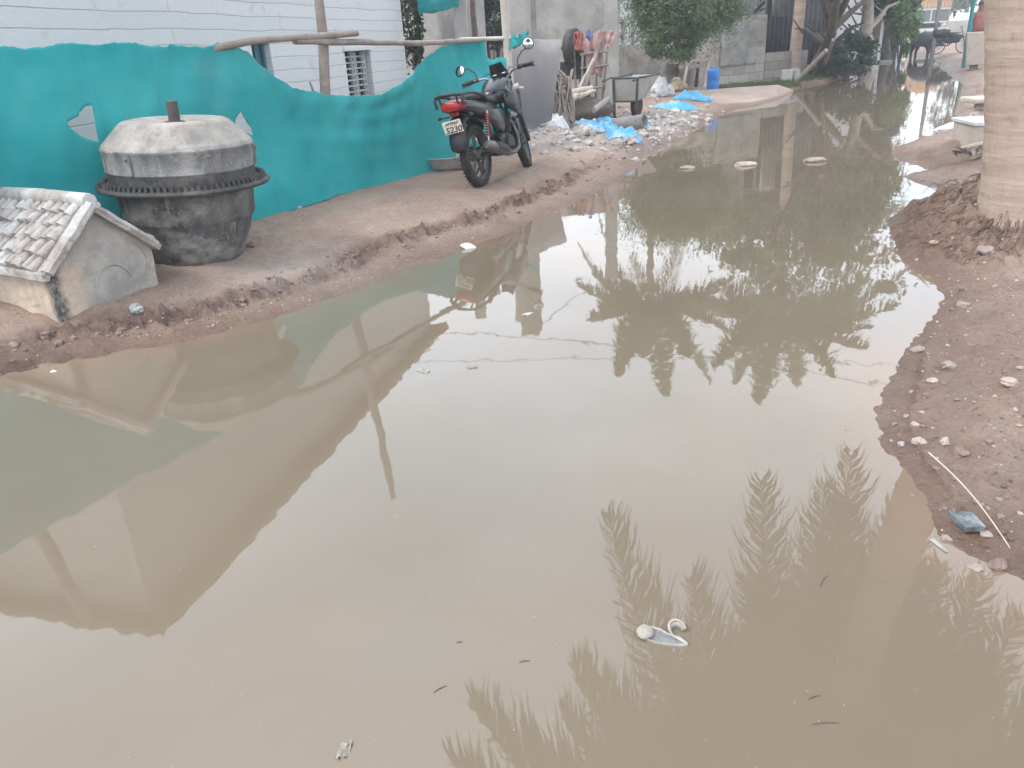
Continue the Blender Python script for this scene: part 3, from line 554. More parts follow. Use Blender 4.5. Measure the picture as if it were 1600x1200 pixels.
# posts carrying the rails
def post(base,top,r,label,name='wooden_post',m='wood_grey',fork=False,cat='post',n=9):
    e=Vector(top)-Vector(base); pts=[Vector(base)+e*i/n+Vector((random.uniform(-.012,.012),random.uniform(-.012,.012),0)) for i in range(n+1)]
    mb=MB(); mb.tube(pts,[r*(1.12-.3*i/n)*random.uniform(.92,1.08) for i in range(n+1)],10)
    if fork:
        f=pts[3]; 
        mb.tube([pts[2],pts[2]+Vector((-.05,0,.12)),pts[2]+Vector((-.11,0,.36))],[r*.5,r*.35,r*.2],7)
        mb.tube([pts[7],pts[7]+Vector((.06,-.02,.2))],[r*.5,r*.25],7)
    return tag(mb.build(name,m),label,cat)
a=lint(520,147,NA,ND);b=lint(509,0,NA,ND); sl=(b[0]-a[0])/(b[1]-a[1])
f=lambda z:npt(a[0]+sl*(z-a[1]),z,-.10 if z<1 else -.05)
post(f(.1),f(3.4),.046,'crooked grey forked post standing behind the dip in the net',fork=True)
c=lint(145,975,NA,ND); post(npt(c[0]-.25,.1,-.22),npt(c[0],-c[1]-.0,-.05),.06,'thick crooked post by the near corner of the white house, seen mirrored in the puddle')
# ------------------------------------------------------------------ white house
HB=pol(-6.1,14.2); HD=Vector((math.sin(R_(14.5)),math.cos(R_(14.5)),0)); HN=Vector((HD.y,-HD.x,0))
def hpt(s,z,off=0): return Vector((HB.x+HD.x*s+HN.x*off,HB.y+HD.y*s+HN.y*off,z))
he=[lint(x,y,HB,HD) for x,y in [(237,962),(385,818),(605,603),(688,507)]]; EAVE=-.972*sum(h[1] for h in he)/4; HS0=he[0][0]
HROT=math.atan2(HD.y,HD.x)
def wallbox(mb,s0,s1,z0,z1,o0=-.22,o1=0):
    vs=[hpt(s,z,o) for z in (z0,z1) for s,o in ((s0,o1),(s1,o1),(s1,o0),(s0,o0))]
    mb.add(vs,[(0,3,2,1),(4,5,6,7),(0,1,5,4),(1,2,6,5),(2,3,7,6),(3,0,4,7)])
def house():
    # parts are placed in world space through an empty left at the origin of its own frame
    e=empty('white_house',(0,0,0),'long white painted block house with a latticed window behind the teal net','house')
    w0=lint(538,80,HB,HD); w1=lint(578,80,HB,HD); wt=w0[1]; wb=lint(545,150,HB,HD)[1]-.35
    b0=lint(392,70,HB,HD)[0]; b1=lint(421,70,HB,HD)[0]; bt=lint(392,66,HB,HD)[1]
    sR=lint(627,20,HB,HD)[0]
    mb=MB()
    wallbox(mb,HS0,b0,0,EAVE); wallbox(mb,b0,b1,bt,EAVE); wallbox(mb,b0,b1,0,.5); wallbox(mb,b1,w0[0],0,EAVE)
    wallbox(mb,w0[0],w1[0],wt,EAVE); wallbox(mb,w0[0],w1[0],0,wb); wallbox(mb,w1[0],sR,0,EAVE)
    wallbox(mb,HS0,HS0+.22,0,EAVE,-5,-.22); wallbox(mb,sR-.22,sR,0,EAVE,-5,-.22); wallbox(mb,HS0,sR,0,EAVE,-5.2,-5)
    def uv(p):
        q=p-HB; return (q.dot(HD)+q.dot(HN)*.97,p.z)
    mb.build('wall','white_course',e,uv=uv)
    # latticed window: concrete grille in its opening
    fr=MB(); s0,s1=w0[0]+.02,w1[0]-.10; n=12
    for k in range(3):
        s=s0+(s1-s0)*k/2; fr.box(hpt(s,(wt+wb)/2,-.08),(.035,.05,wt-wb),(0,0,HROT))
    for k in range(n+1):
        z=wb+(wt-wb)*k/n
        fr.box(hpt((s0+s1)/2,z,-.08),(s1-s0+.02,.044,.022),(0,0,HROT))
        if k<n:
            zc=z+(wt-wb)/n/2
            for q in (0,1):
                sm=s0+(s1-s0)*(q+.5)/2; hw=(s1-s0)/4
                for sg in (-1,1):
                    for vv in (-1,1): fr.box(hpt(sm+sg*hw*.72,zc+vv*(wt-wb)/n*.27,-.08),(hw*.62,.04,.02),(0,-sg*vv*.5,HROT))
    wn=fr.build('window','grille',e)
    bk=MB(); bk.box(hpt((w0[0]+w1[0])/2,(wt+wb)/2,-.19),(w1[0]-w0[0],.02,wt-wb),(0,0,HROT)); bk.build('dark_backing','dark_void',wn)  # near-black sheet standing in for the unlit room behind the lattice
    sh=MB(); sh.box(hpt((b0+b1)/2,(bt+.5)/2,-.12),(b1-b0,.03,bt-.5),(0,0,HROT)); 
    for k in range(3): sh.box(hpt(b0+(b1-b0)*(.08+.42*k),(bt+.5)/2,-.09),(.04,.04,bt-.5),(0,0,HROT))
    sh.build('shutter','blue_door',e)
    li=MB(); wallbox(li,w0[0]-.04,w1[0]+.03,wt+.002,wt+.05,-.2,.025); li.build('lintel','white_paint',e)
    # low hipped tile roof with a ragged eave
    rf=MB(); n=90; s0,s1=HS0-.22,sR+.22; o0,o1=-5.4,.26
    rt=[(s0+2.6,-2.6),(s1-2.6,-2.6)]
    eav=[]
    for k in range(n+1): s=s0+(s1-s0)*k/n; eav.append((s,o1+random.uniform(-.02,.02)))
    vs=[];fs=[]
    for (s,o) in eav:
        zz=EAVE+random.uniform(-.012,.012); vs+= [hpt(s,zz-.03,o),hpt(s,zz+.05,o)]
        k=min(max(s,rt[0][0]),rt[1][0]); vs+=[hpt(k,EAVE+.40,-2.6)]
        vs+=[hpt(min(max(s,HS0),sR),EAVE+.02,-.02)]
    for k in range(n):
        a=4*k;b=a+4; fs+=[(a,b,b+1,a+1),(a+1,b+1,b+2,a+2),(a,a+3,b+3,b)]
    rf.add(vs,fs)
    # end and rear slopes
    def P_(s,o,z): return hpt(s,z,o)
    m=40; vs=[];fs=[]
    for k in range(m+1):
        o=o1+(o0-o1)*k/m; zz=EAVE+random.uniform(-.02,.02); s=s0+random.uniform(-.03,.03)
        vs+=[P_(s,o,zz-.03),P_(s,o,zz+.05),P_(rt[0][0],-2.6,EAVE+.40),P_(HS0+.02,min(max(o,-5),-.02),EAVE+.02)]
    for k in range(m): a=4*k;b=a+4; fs+=[(a,a+1,b+1,b),(a+1,a+2,b+2,b+1),(a,b,b+3,a+3)]
    rf.add(vs,fs)
    rf.add([P_(s1,o1,EAVE+.05),P_(s1,o0,EAVE+.05),P_(s0,o0,EAVE+.05),P_(rt[0][0],-2.6,EAVE+.402),P_(rt[1][0],-2.6,EAVE+.402)],[(0,1,4),(1,2,3,4)])
    rf.build('roof','roof_tile',e)
house()
# ------------------------------------------------------------------ concrete mixer drum
def mixer():
    g=G(290,414); dirv=Vector((g.x,g.y,0)).normalized(); c=g+dirv*.30+Vector((.10,0,0)); c.z=hz(c.x,c.y)-.03
    e=empty('mixer_drum',c,'big grey cement mixer drum with a toothed ring, standing upside down on the mud','mixer drum',rot=(0,R_(2.2),R_(-10)))
    lo=MB(); lo.lathe([(0,0),(.26,.0),(.30,.012),(.325,.06),(.385,.20),(.405,.29),(.42,.305),(.428,.32),(.442,.50),(.44,.54)],64,wob=.02,seed=2); lo.build('lower_drum','mixer_dark',e)
    rg=MB(); rg.lathe([(.44,.505),(.53,.511),(.555,.517),(.561,.53),(.555,.541),(.53,.547),(.49,.555),(.44,.57)],96)
    for i in range(84):
        a=2*math.pi*i/84; rg.box((.512*math.cos(a),.512*math.sin(a),.560),(.045,.02,.032),(0,0,a),taper=.75)
    rg.build('ring_gear','iron',e)
    up=MB(); up.lathe([(.44,.54),(.465,.56),(.472,.63),(.479,.632),(.479,.641),(.474,.644),(.482,.765),(.486,.775),(.478,.782)],64,wob=.015,seed=5)
    for i in range(6): a=2*math.pi*i/6+.35; up.box((.483*math.cos(a),.483*math.sin(a),.70),(.010,.045,.12),(0,0,a)); up.blob((.49*math.cos(a),.49*math.sin(a),.74),(.013,.013,.013),.1,i,1)
    up.build('upper_drum','mixer',e)
    cp=MB(); cp.lathe([(.481,.776),(.468,.80),(.345,.925),(.32,.938)],22,smooth=False,wob=.01); cp.lathe([(.321,.936),(.29,.941),(.17,.925),(.10,.912),(0,.91)],40)
    cp.build('cone','mixer_top',e,bevel=.008)
    sh=MB(); sh.tube([(0,0,.90),(0,0,1.05)],.037,20); sh.lathe([(.068,.905),(.062,.925),(.035,.928)],20); sh.build('shaft','rust',e)
mixer()
# ------------------------------------------------------------------ little plastered house with tiled roof
def cub(mb,P8): mb.add(P8,[(0,3,2,1),(4,5,6,7),(0,1,5,4),(1,2,6,5),(2,3,7,6),(3,0,4,7)])
def little_house():
    A=G(103,512); B=G(253,445); d,w=unit(A,B); per=Vector((-d.y,d.x,0)); 
    A.z=B.z=min(A.z,B.z)-.03; Lh=.92
    e=empty('miniature_house',A,'small plastered model house with lumpy clay tiles, its gable facing the puddle','model house',rz=math.atan2(d.y,d.x))
    hw=.335; hp=.615
    bd=MB(); 
    # body as lofted pentagon, subdivided and roughened
    pent=[(0,0),(w,0),(w,hw),(w/2,hp),(0,hw)]
    ny=12; ring=[]
    for i in range(5):
        a=pent[i];b=pent[(i+1)%5]
        for k in range(10): ring.append((a[0]+(b[0]-a[0])*k/10,a[1]+(b[1]-a[1])*k/10))
    vs=[];fs=[];n=len(ring)
    for j in range(ny+1):
        for (x,z) in ring:
            q=mnoise.fractal(Vector((x*6,j*.5,z*6)),1,2,4)*.012
            vs.append((x+q,.03+(Lh-.06)*j/ny,z+q*.5))
    for j in range(ny):
        for k in range(n): fs.append((j*n+k,j*n+(k+1)%n,(j+1)*n+(k+1)%n,(j+1)*n+k))
    fs.append(tuple(reversed(range(n)))); fs.append(tuple(range(ny*n,(ny+1)*n)))
    bd.add(vs,fs,False)
    # faint relief ring on the gable and corner pilaster
    R0=[(w*.56+.12*math.cos(t),.026,.16+.13*math.sin(t)) for t in np.linspace(.2,3.0,14)]; bd.tube(R0,.006,6)
    R1=[(w*.78+.10*math.cos(t),.026,.26+.13*math.sin(t)) for t in np.linspace(-1.2,1.3,12)]; bd.tube(R1,.005,6)
    bd.build('body','stained_plaster',e)
    # verge band along the gable edges
    vg=MB(); n=9
    for sgn in (0,1):
        pts=[]
        for k in range(n+1):
            t=k/n; x=(w/2)*(1-t)-.02*t if sgn==0 else (w/2)*(1+t)+.02*t; z=hp+.035-(hp-hw+.02)*t*1.02
            pts.append(Vector((x,.0+random.uniform(-.004,.004),z+random.uniform(-.006,.006))))
        vg.tube(pts,[random.uniform(.85,1.15)*(.05 if sgn==0 else .036) for _ in pts],7,flat=.7,smooth=False)
    vg.build('verge','plaster_stain' if False else 'tile_old',e)
    # roof: sloping slab and rows of half round tiles
    rf=MB(); sl=math.atan2(hp-hw,w/2); Ls=math.hypot(hp-hw,w/2)+.05
    for sg in (-1,1):
        cx=w/2+sg*(Ls/2)*math.cos(sl); cz=hp+.02-(Ls/2)*math.sin(sl)
        rf.box((cx,Lh/2+.0,cz),(Ls,Lh+.04,.035),(0,sg*sl,0))
        rows=5; cols=11
        for r in range(rows):
            for c in range(cols):
                t0=(r+0)/rows*Ls-.01; t1=(r+1.12)/rows*Ls; y=.05+(Lh-.08)*(c+.5)/cols+random.uniform(-.010,.010); t0+=random.uniform(-.015,.01); t1+=random.uniform(-.02,.015)
                p0=Vector((w/2+sg*t0*math.cos(sl),y,hp+.035-t0*math.sin(sl))); p1=Vector((w/2+sg*t1*math.cos(sl),y+random.uniform(-.01,.01),hp+.055-t1*math.sin(sl)))
                rr=.036*random.uniform(.68,1.2); rf.tube([p0,(p0+p1)/2+Vector((0,0,.004)),p1],[rr*.78,rr*.95,rr*1.08],9,T=None)
    rf.tube([(w/2,.0,hp+.055),(w/2,Lh*.5,hp+.062),(w/2,Lh,hp+.055)],.045,10)
    rf.build('tiled_roof','tile_old',e)
    ev=MB(); ev.box((-.035,Lh/2,hw-.012),(.045,Lh+.03,.05),(0,0,0),jit=.003); ev.build('eave_band','tile_old',e,bevel=.008)
little_house()
# ------------------------------------------------------------------ motorcycle
def bike():
    a=G(752,290);b=G(822,260); d,_=unit(a,b)
    e=empty('motorcycle',Vector((a.x,a.y,a.z-.012)),'black commuter motorcycle with red tail light and mud-spattered tyres leaning on its side stand','motorcycle',rot=(R_(-7),0,math.atan2(d.y,d.x)))
    RX=Matrix.Rotation(R_(90),4,'X')
    def wheel(c,T0=Matrix(),front=False):
        w=T0@Matrix.Translation(c)
        ty=MB(); pr=[]
        for k in range(17):
            t=-2.2+4.4*k/16; pr.append((.252+.047*math.cos(t),.046*math.sin(t)))
        ty.lathe(pr,56,T=w@RX)
        for i in range(44):
            a_=2*math.pi*i/44
            for sg in (-1,1): ty.box((.293*math.cos(a_),sg*.022,.293*math.sin(a_)),(.012,.034,.008),(0,-a_+1.57,sg*.4),T=w)
        t=ty.build('tyre','tyre',e)
        rm=MB(); rm.lathe([(.222,-.03),(.232,-.032),(.232,-.026),(.218,-.014),(.218,.014),(.232,.026),(.232,.032),(.222,.03),(.205,.02),(.205,-.02),(.222,-.03)],48,T=w@RX)
        for i in range(5):
            a_=2*math.pi*i/5+.2
            for o in (-.13,.13):
                rm.tube([(.03*math.cos(a_),0,.03*math.sin(a_)),(.215*math.cos(a_+o),0,.215*math.sin(a_+o))],[.014,.012],6,T=w)
        rm.lathe([(0,-.055),(.045,-.055),(.055,-.03),(.055,.03),(.045,.055),(0,.055)],20,T=w@RX)
        rm.build('rim','alloy',e)
    wheel((0,0,.30))
    # steering transform: the bars are turned to the left
    ax=Vector((-.44,0,.9)).normalized(); p0=Vector((1.22,0,.3)); ST=Matrix.Translation(p0)@Matrix.Rotation(R_(17),4,ax)@Matrix.Translation(-p0)
    wheel((1.26,0,.30),ST,True)
    # tank
    tk=MB(); loft(tk,[(.50,0,.80,.055,.05,2.4),(.55,0,.815,.09,.075,2.6),(.65,0,.835,.125,.095,2.6),(.76,0,.855,.16,.13,2.6),(.86,0,.86,.155,.13,2.5),(.93,0,.86,.105,.095,2.4),(.98,0,.86,.06,.06,2.2)],24)
    tank=tk.build('fuel_tank','black_paint',e)
    for sg in (-1,1):
        dc=MB()
        for i,(x,z,l,r) in enumerate([(.70,.85,.13,.5),(.76,.82,.15,.35),(.82,.86,.09,-.7),(.66,.80,.08,.2)]): dc.box((x,sg*.162 if x>.68 else sg*.14,z),(l,.006,.012),(0,r,0))
        dc.build('tank_decal','decal',tank)
    cpp=MB(); cpp.lathe([(0,.0),(.035,0),(.04,-.02)],18,T=Matrix.Translation((.80,0,.975))); cpp.build('filler_cap','chrome',tank)
    # tank shrouds and side panels
    for sg in (-1,1):
        s=MB(); loft(s,[(.62,sg*.14,.75,.02,.06,2.5),(.78,sg*.165,.735,.028,.115,2.5),(.92,sg*.165,.72,.028,.14,2.5),(1.02,sg*.14,.74,.018,.09,2.5)],12); s.build('tank_shroud','black_paint',e)
        s=MB(); loft(s,[(.16,sg*.115,.66,.012,.03,2.5),(.28,sg*.14,.60,.025,.10,2.6),(.44,sg*.14,.58,.025,.13,2.6),(.56,sg*.125,.59,.015,.08,2.5)],12); s.build('side_panel','black_paint',e)
    st=MB(); loft(st,[(-.22,0,.842,.07,.018,2.6),(-.14,0,.845,.105,.032,2.8),(.02,0,.838,.125,.036,2.8),(.18,0,.828,.13,.036,2.8),(.28,0,.80,.13,.035,2.8),(.40,0,.785,.12,.036,2.8),(.52,0,.795,.085,.036,2.6),(.60,0,.83,.055,.028,2.4)],20); st.build('seat','seat',e)
    tl=MB(); loft(tl,[(-.35,0,.80,.075,.04,2.5),(-.27,0,.785,.115,.065,2.6),(-.12,0,.76,.14,.08,2.6),(.08,0,.73,.145,.095,2.6),(.28,0,.70,.14,.105,2.6),(.46,0,.67,.115,.10,2.6),(.54,0,.66,.08,.07,2.4)],20); tl.build('tail_fairing','black_paint',e)
    tr=MB(); loft(tr,[(-.385,0,.79,.07,.032,2.4),(-.37,0,.79,.10,.046,2.8),(-.31,0,.795,.122,.054,2.8),(-.27,0,.79,.128,.046,2.6)],22); 
    tail=tr.build('tail_light','red_lens',e)
    r2=MB(); r2.box((-.315,0,.722),(.03,.085,.035)); r2.build('reflector','red_lens',tail,bevel=.006)
    gr=MB(); gr.tube([(.20,-.14,.79),(.05,-.155,.85),(-.15,-.155,.885),(-.33,-.145,.89),(-.385,-.142,.855),(-.36,-.14,.79)],.016,10); gr.tube([(.20,.14,.79),(.05,.155,.85),(-.15,.155,.885),(-.33,.145,.89),(-.385,.142,.855),(-.36,.14,.79)],.016,10); gr.tube([(-.36,-.14,.885),(-.40,-.07,.895),(-.405,0,.897),(-.40,.07,.895),(-.36,.14,.885)],.016,10)
    gr.tube([(-.40,-.09,.895),(-.36,-.085,.80)],.01,8); gr.tube([(-.40,.09,.895),(-.36,.085,.80)],.01,8); gr.build('grab_rail','black_plastic',e)
    # rear mudguard, plate
    mg=MB()
    vs=[];fs=[]; path=[(-.20,.70),(-.30,.66),(-.345,.56),(-.375,.46),(-.37,.40),(-.35,.375)]
    for i,(x,z) in enumerate(path):
        wdt=[.09,.09,.09,.088,.08,.045][i]
        for j in range(7): t=-1+2*j/6; vs.append((x+abs(t)**2*.035,t*wdt,z))
    for i in range(len(path)-1):
        for j in range(6): k=i*7+j; fs.append((k,k+1,k+8,k+7))
    mg.add(vs,fs,True); mg.build('rear_mudguard','black_plastic',e,solid=.006)
    pt=MB(); TP=Matrix.Translation((-.392,0,.615))@Matrix.Rotation(R_(-12),4,'Y')@Matrix.Rotation(R_(-5),4,'X')
    pt.box((0,0,0),(.006,.195,.118),T=TP); pl=pt.build('number_plate','plate',e,bevel=.004)
    TT=TP@Matrix.Translation((-.0045,0,0))@Matrix(((0,0,-1,0),(-1,0,0,0),(0,1,0,0),(0,0,0,1)))
    text_mesh('plate_number','5230',.078,'plate_ink',pl,TT@Matrix.Translation((0,-.026,0))@Matrix.Scale(1.12,4,(1,0,0)),.28,.0008,.002)
    text_mesh('plate_number','AP39AF',.038,'plate_ink',pl,TT@Matrix.Translation((0,.033,0))@Matrix.Scale(1.12,4,(1,0,0)),.2,.0008,.001)
    for sg in (-1,1):   # rear indicators
        s=MB(); s.tube([(-.27,sg*.07,.70),(-.29,sg*.15,.70)],.008,6); s.blob((-.30,sg*.165,.70),(.025,.02,.018),.02,0,2); s.build('indicator','black_plastic',e)
        # shocks
        s=MB(); pA=Vector((.02,sg*.145,.36)); pB=Vector((.13,sg*.135,.70)); s.tube([pA,pB],.011,8)
        T_=[]; 
        for k in range(90):
            t=k/89; c=pA+(pB-pA)*(.28+.62*t); u=(pB-pA).normalized(); q=u.cross(Vector((0,1,0))); ang=t*9*2*math.pi; T_.append(c+q*.024*math.cos(ang)+Vector((0,1,0))*.024*math.sin(ang))
        s.build('shock_absorber','chrome',e)
        s2=MB(); s2.tube(T_,.0062,6); s2.build('shock_spring','red_spring',e)
        s=MB(); s.tube([(0,sg*.085,.30),(.2,sg*.085,.305),(.46,sg*.07,.33)],[.022,.02,.02],8); s.build('swing_arm','black_plastic',e)
    cc=MB(); loft(cc,[(-.05,.105,.30,.012,.045,2.4),(.1,.108,.305,.014,.055,2.4),(.40,.108,.315,.014,.05,2.4),(.46,.105,.32,.01,.03,2.4)],12); cc.build('chain_case','black_plastic',e)
    # frame
    fr=MB(); fr.tube([(.14,0,.72),(.40,0,.70),(.62,0,.72),(.95,0,.80)],.022,8); fr.tube([(.98,0,.80),(.93,0,.55),(.86,0,.34),(.70,0,.26)],.02,8); fr.tube([(.40,0,.68),(.44,0,.45),(.46,0,.28)],.022,8)
    for sg in (-1,1): fr.tube([(.44,sg*.09,.40),(.2,sg*.12,.62),(-.05,sg*.11,.74)],.012,8)
    fr.build('frame','black_plastic',e)
    # engine
    en=MB(); loft(en,[(.46,0,.34,.10,.09,3),(.55,0,.34,.125,.115,3),(.68,0,.33,.125,.115,3),(.78,0,.33,.10,.09,3)],18)
    for sg in (-1,1): en.lathe([(0,.0),(.085,0),(.095,-.02),(.095,-.05)],24,T=Matrix.Translation((.60,sg*.155,.33))@Matrix.Rotation(R_(-90*sg),4,'X'))
    for k in range(9): en.box((.745+.004*k,0,.44+.022*k),(.15,.17,.009),(0,R_(-14),0))
    en.box((.76,0,.52),(.09,.10,.20),(0,R_(-14),0)); en.box((.79,0,.645),(.12,.13,.05),(0,R_(-14),0))
    en.tube([(.74,-.05,.60),(.62,-.05,.62),(.52,-.04,.62)],.026,8)
    en.build('engine','engine',e,bevel=.004)
    ex=MB(); ex.tube([(.82,-.04,.58),(.91,-.06,.52),(.93,-.09,.40),(.86,-.12,.27),(.70,-.135,.235),(.50,-.145,.245)],[.018,.018,.019,.02,.021,.024],12)
    ex.build('exhaust_pipe','exhaust',e)
    mf=MB(); mf.tube([(.52,-.148,.245),(.46,-.155,.26),(.38,-.165,.285),(.05,-.185,.36),(-.10,-.19,.39),(-.135,-.19,.398)],[.024,.04,.052,.056,.052,.030],18); mf.build('muffler','exhaust',e)
    hs=MB(); loft(hs,[(.02,-.232,.378,.006,.028,2.5),(.12,-.240,.355,.008,.034,2.5),(.32,-.228,.305,.008,.03,2.5),(.38,-.215,.29,.005,.02,2.5)],12); hs.build('heat_shield','black_plastic',e)
    for q in ([(.50,-.12,.30),(.50,-.25,.30)],[(.50,.12,.30),(.50,.25,.30)],[(.22,-.12,.37),(.21,-.23,.36)],[(.22,.12,.37),(.21,.23,.36)]):
        fp=MB(); fp.tube(q,.015,8); fp.build('footrest','black_plastic',e)
    ss=MB(); ss.tube([(.45,.10,.26),(.38,.25,.045)],.012,8); ss.box((.375,.255,.04),(.06,.035,.01)); ss.build('side_stand','iron',e)
    sg_=MB(); sg_.tube([(.44,.12,.31),(.42,.16,.60)],.006,6); sg_.tube([(.16,.155,.40),(.16,.165,.62),(.40,.165,.62),(.42,.155,.40),(.16,.155,.40)],.009,8); sg_.build('saree_guard','chrome',e)
    # front end
    for sg in (-1,1):
        s=MB(); s.tube([(1.275,sg*.085,.28),(1.20,sg*.085,.44),(1.135,sg*.085,.58)],.024,12,T=ST); s.tube([(1.135,sg*.085,.58),(.985,sg*.085,.90)],.016,10,T=ST); s.build('fork','black_plastic',e)
    fm=MB(); vs=[];fs=[]
    for i in range(15):
        a_=R_(20+150*i/14)
        for j in range(7): t=-1+2*j/6; rr=.325-.03*abs(t)**2.2; vs.append((1.26+rr*math.cos(a_),t*.062,.30+rr*math.sin(a_)))
    for i in range(14):
        for j in range(6): k=i*7+j; fs.append((k,k+7,k+8,k+1))
    fm.add(vs,fs,True,ST); fm.build('front_mudguard','black_paint',e,solid=.005)
    hd=MB(); loft(hd,[(1.03,0,.90,.10,.10,2.5),(1.10,0,.885,.105,.11,2.5),(1.17,0,.87,.085,.09,2.4),(1.20,0,.865,.05,.055,2.2)],20,T=ST); hd.build('headlight','black_paint',e)
    vz=MB(); vs=[];fs=[]
    for i in range(6):
        z=.95+.035*i; 
        for j in range(7): t=-1+2*j/6; vs.append((1.14-.045*i-.04*t*t,t*(.11-.009*i),z))
    for i in range(5):
        for j in range(6): k=i*7+j; fs.append((k,k+1,k+8,k+7))
    vz.add(vs,fs,True,ST); vz.build('flyscreen','black_plastic',e,solid=.005)
    ins=MB(); ins.box((1.03,0,1.015),(.07,.19,.055),(0,R_(-35),0),T=ST); i_=ins.build('instrument_panel','black_plastic',e,bevel=.012)
    ic=MB()
    for y in (-.05,.05): ic.lathe([(0,.0),(.034,0),(.036,-.01)],20,T=ST@Matrix.Translation((1.008,y,1.04))@Matrix.Rotation(R_(-35),4,'Y'))
    ic.build('dial','mirror',i_)
    hb=MB(); hb.tube([(.86,-.36,1.02),(.90,-.26,1.025),(.955,-.15,1.015),(.975,-.07,.955),(.975,0,.95),(.975,.07,.955),(.955,.15,1.015),(.90,.26,1.025),(.86,.36,1.02)],.0125,10,T=ST); hb.build('handlebar','chrome',e)
    for sg in (-1,1):
        s=MB(); s.tube([(.845,sg*.39,1.018),(.895,sg*.265,1.025)],.02,12,T=ST); s.build('grip','black_plastic',e)
        s=MB(); s.tube([(.90,sg*.25,1.025),(.915,sg*.22,1.025)],.026,10,T=ST); s.tube([(.94,sg*.22,1.02),(.93,sg*.30,1.005),(.89,sg*.40,.99)],.007,6,T=ST); s.build('lever','iron',e)
        s=MB(); s.tube([(.915,sg*.22,1.03),(.93,sg*.235,1.10),(.945,sg*.30,1.165),(.95,sg*.37,1.18 if sg<0 else 1.165)],.0065,8,T=ST)
        mz=1.215 if sg<0 else 1.165; my=.385
        Tm=ST@Matrix.Translation((.95,sg*my,mz))@Matrix.Rotation(R_(-90+ (0 if sg<0 else 30)),4,'Y')@Matrix.Rotation(R_(-22*sg),4,'X')
        s.lathe([(0,-.022),(.04,-.02),(.06,-.008),(.062,.002),(.056,.004)],26,T=Tm); mo=s.build('mirror','black_plastic',e)
        g=MB(); g.lathe([(0,.0035),(.055,.0035),(.056,.001)],26,T=Tm); g.build('mirror_glass','mirror',mo)
        s=MB(); s.tube([(1.06,sg*.09,.82),(1.06,sg*.15,.82)],.008,6,T=ST); s.blob((1.06,sg*.175,.82),(.022,.035,.02),.02,0,2,T=ST); s.build('indicator','amber',e)
    cb=MB()
    for y in (-.1,.1): cb.tube([(.93,y*2,1.02),(1.05,y*1.2,1.06),(1.10,y*.5,.98),(1.0,0,.8),(.9,0,.65)],.005,6,T=ST)
    cb.build('cable','wire',e)
bike()
# ------------------------------------------------------------------ vegetation
def quads_obj(name,V,m,parent=None,kind=None,k=4):
    n=len(V)//k; me=bpy.data.meshes.new(name); me.vertices.add(len(V)); me.vertices.foreach_set('co',V.astype(np.float32).ravel())
    me.loops.add(n*k); me.loops.foreach_set('vertex_index',np.arange(n*k,dtype=np.int32)); me.polygons.add(n); me.polygons.foreach_set('loop_start',np.arange(0,n*k,k,dtype=np.int32)); me.update(calc_edges=True)
    me.materials.append(M[m]); o=bpy.data.objects.new(name,me); COL.objects.link(o); o.parent=parent
    return o
def leafcloud(center,radii,nclump,nleaf,size,spread=.22,seed=0,narrow=.45,bottom=-.6):
    r=np.random.default_rng(seed+100); c=[]
    while len(c)<nclump:
        p=r.normal(size=3); p/=np.linalg.norm(p); p*=r.uniform(.35,1)**.6
        if p[2]>bottom: c.append(p)
    c=np.array(c); big=r.uniform(.6,1.5,nclump); k=r.integers(0,nclump,nleaf)
    P=(c[k]+r.normal(size=(nleaf,3))*spread*big[k][:,None]*.6)*np.array(radii)+np.array(center)
    u=r.normal(size=(nleaf,3)); u/=np.linalg.norm(u,axis=1)[:,None]; w=np.cross(u,r.normal(size=(nleaf,3))); w/=np.linalg.norm(w,axis=1)[:,None]
    s=size*r.uniform(.6,1.4,nleaf)[:,None]
    V=np.stack([P-u*s,P+w*s*narrow,P+u*s,P-w*s*narrow],1).reshape(-1,3); return V
def branchy(mb,base,top,r,n,seed,spread=1.2,length=1.4,up=.6):
    rd=random.Random(seed); base=Vector(base);top=Vector(top)
    pts=[base.lerp(top,t)+Vector((rd.uniform(-.06,.06),rd.uniform(-.06,.06),0))*(1 if 0<t<1 else 0) for t in [i/7 for i in range(8)]]
    mb.tube(pts,[r*(1.25 if i==0 else 1)*(1-.55*i/7) for i in range(8)],12)
    for i in range(n):
        t=rd.uniform(.35,1); p=base.lerp(top,t); a=rd.uniform(0,6.28); d=Vector((math.cos(a)*spread,math.sin(a)*spread,up+rd.random()*.5)).normalized()*length*rd.uniform(.5,1)
        q=[p,p+d*.35+Vector((0,0,.05)),p+d*.7+Vector((rd.uniform(-.1,.1),rd.uniform(-.1,.1),.1)),p+d]
        mb.tube(q,[r*.5*(1-t*.4),r*.36,r*.22,r*.08],7)
        for _ in range(2):
            e=p+d*rd.uniform(.4,.9); d2=Vector((rd.uniform(-1,1),rd.uniform(-1,1),rd.uniform(0,1)))*length*.35; mb.tube([e,e+d2*.5,e+d2],[r*.16,r*.1,r*.04],5)
def tree(name,label,cat,base,top,r,crown,m='leaf',bark='bark',nclump=40,nleaf=7000,size=.09,seed=1,nb=7,group=None,spread=.24,length=1.4,bottom=-.7):
    e=empty(name,base,label,cat,group); b=Vector((0,0,-.1)); t=Vector(top)-Vector(base)
    mb=MB(); branchy(mb,b,t,r,nb,seed,length=length); mb.build('trunk',bark,e)
    V=np.concatenate([leafcloud(np.array(c)-np.array(base),rr,nclump,nleaf,size,spread,seed*7+i,bottom=bottom) for i,(c,rr) in enumerate(crown)])
    quads_obj('crown',V,m,e); return e
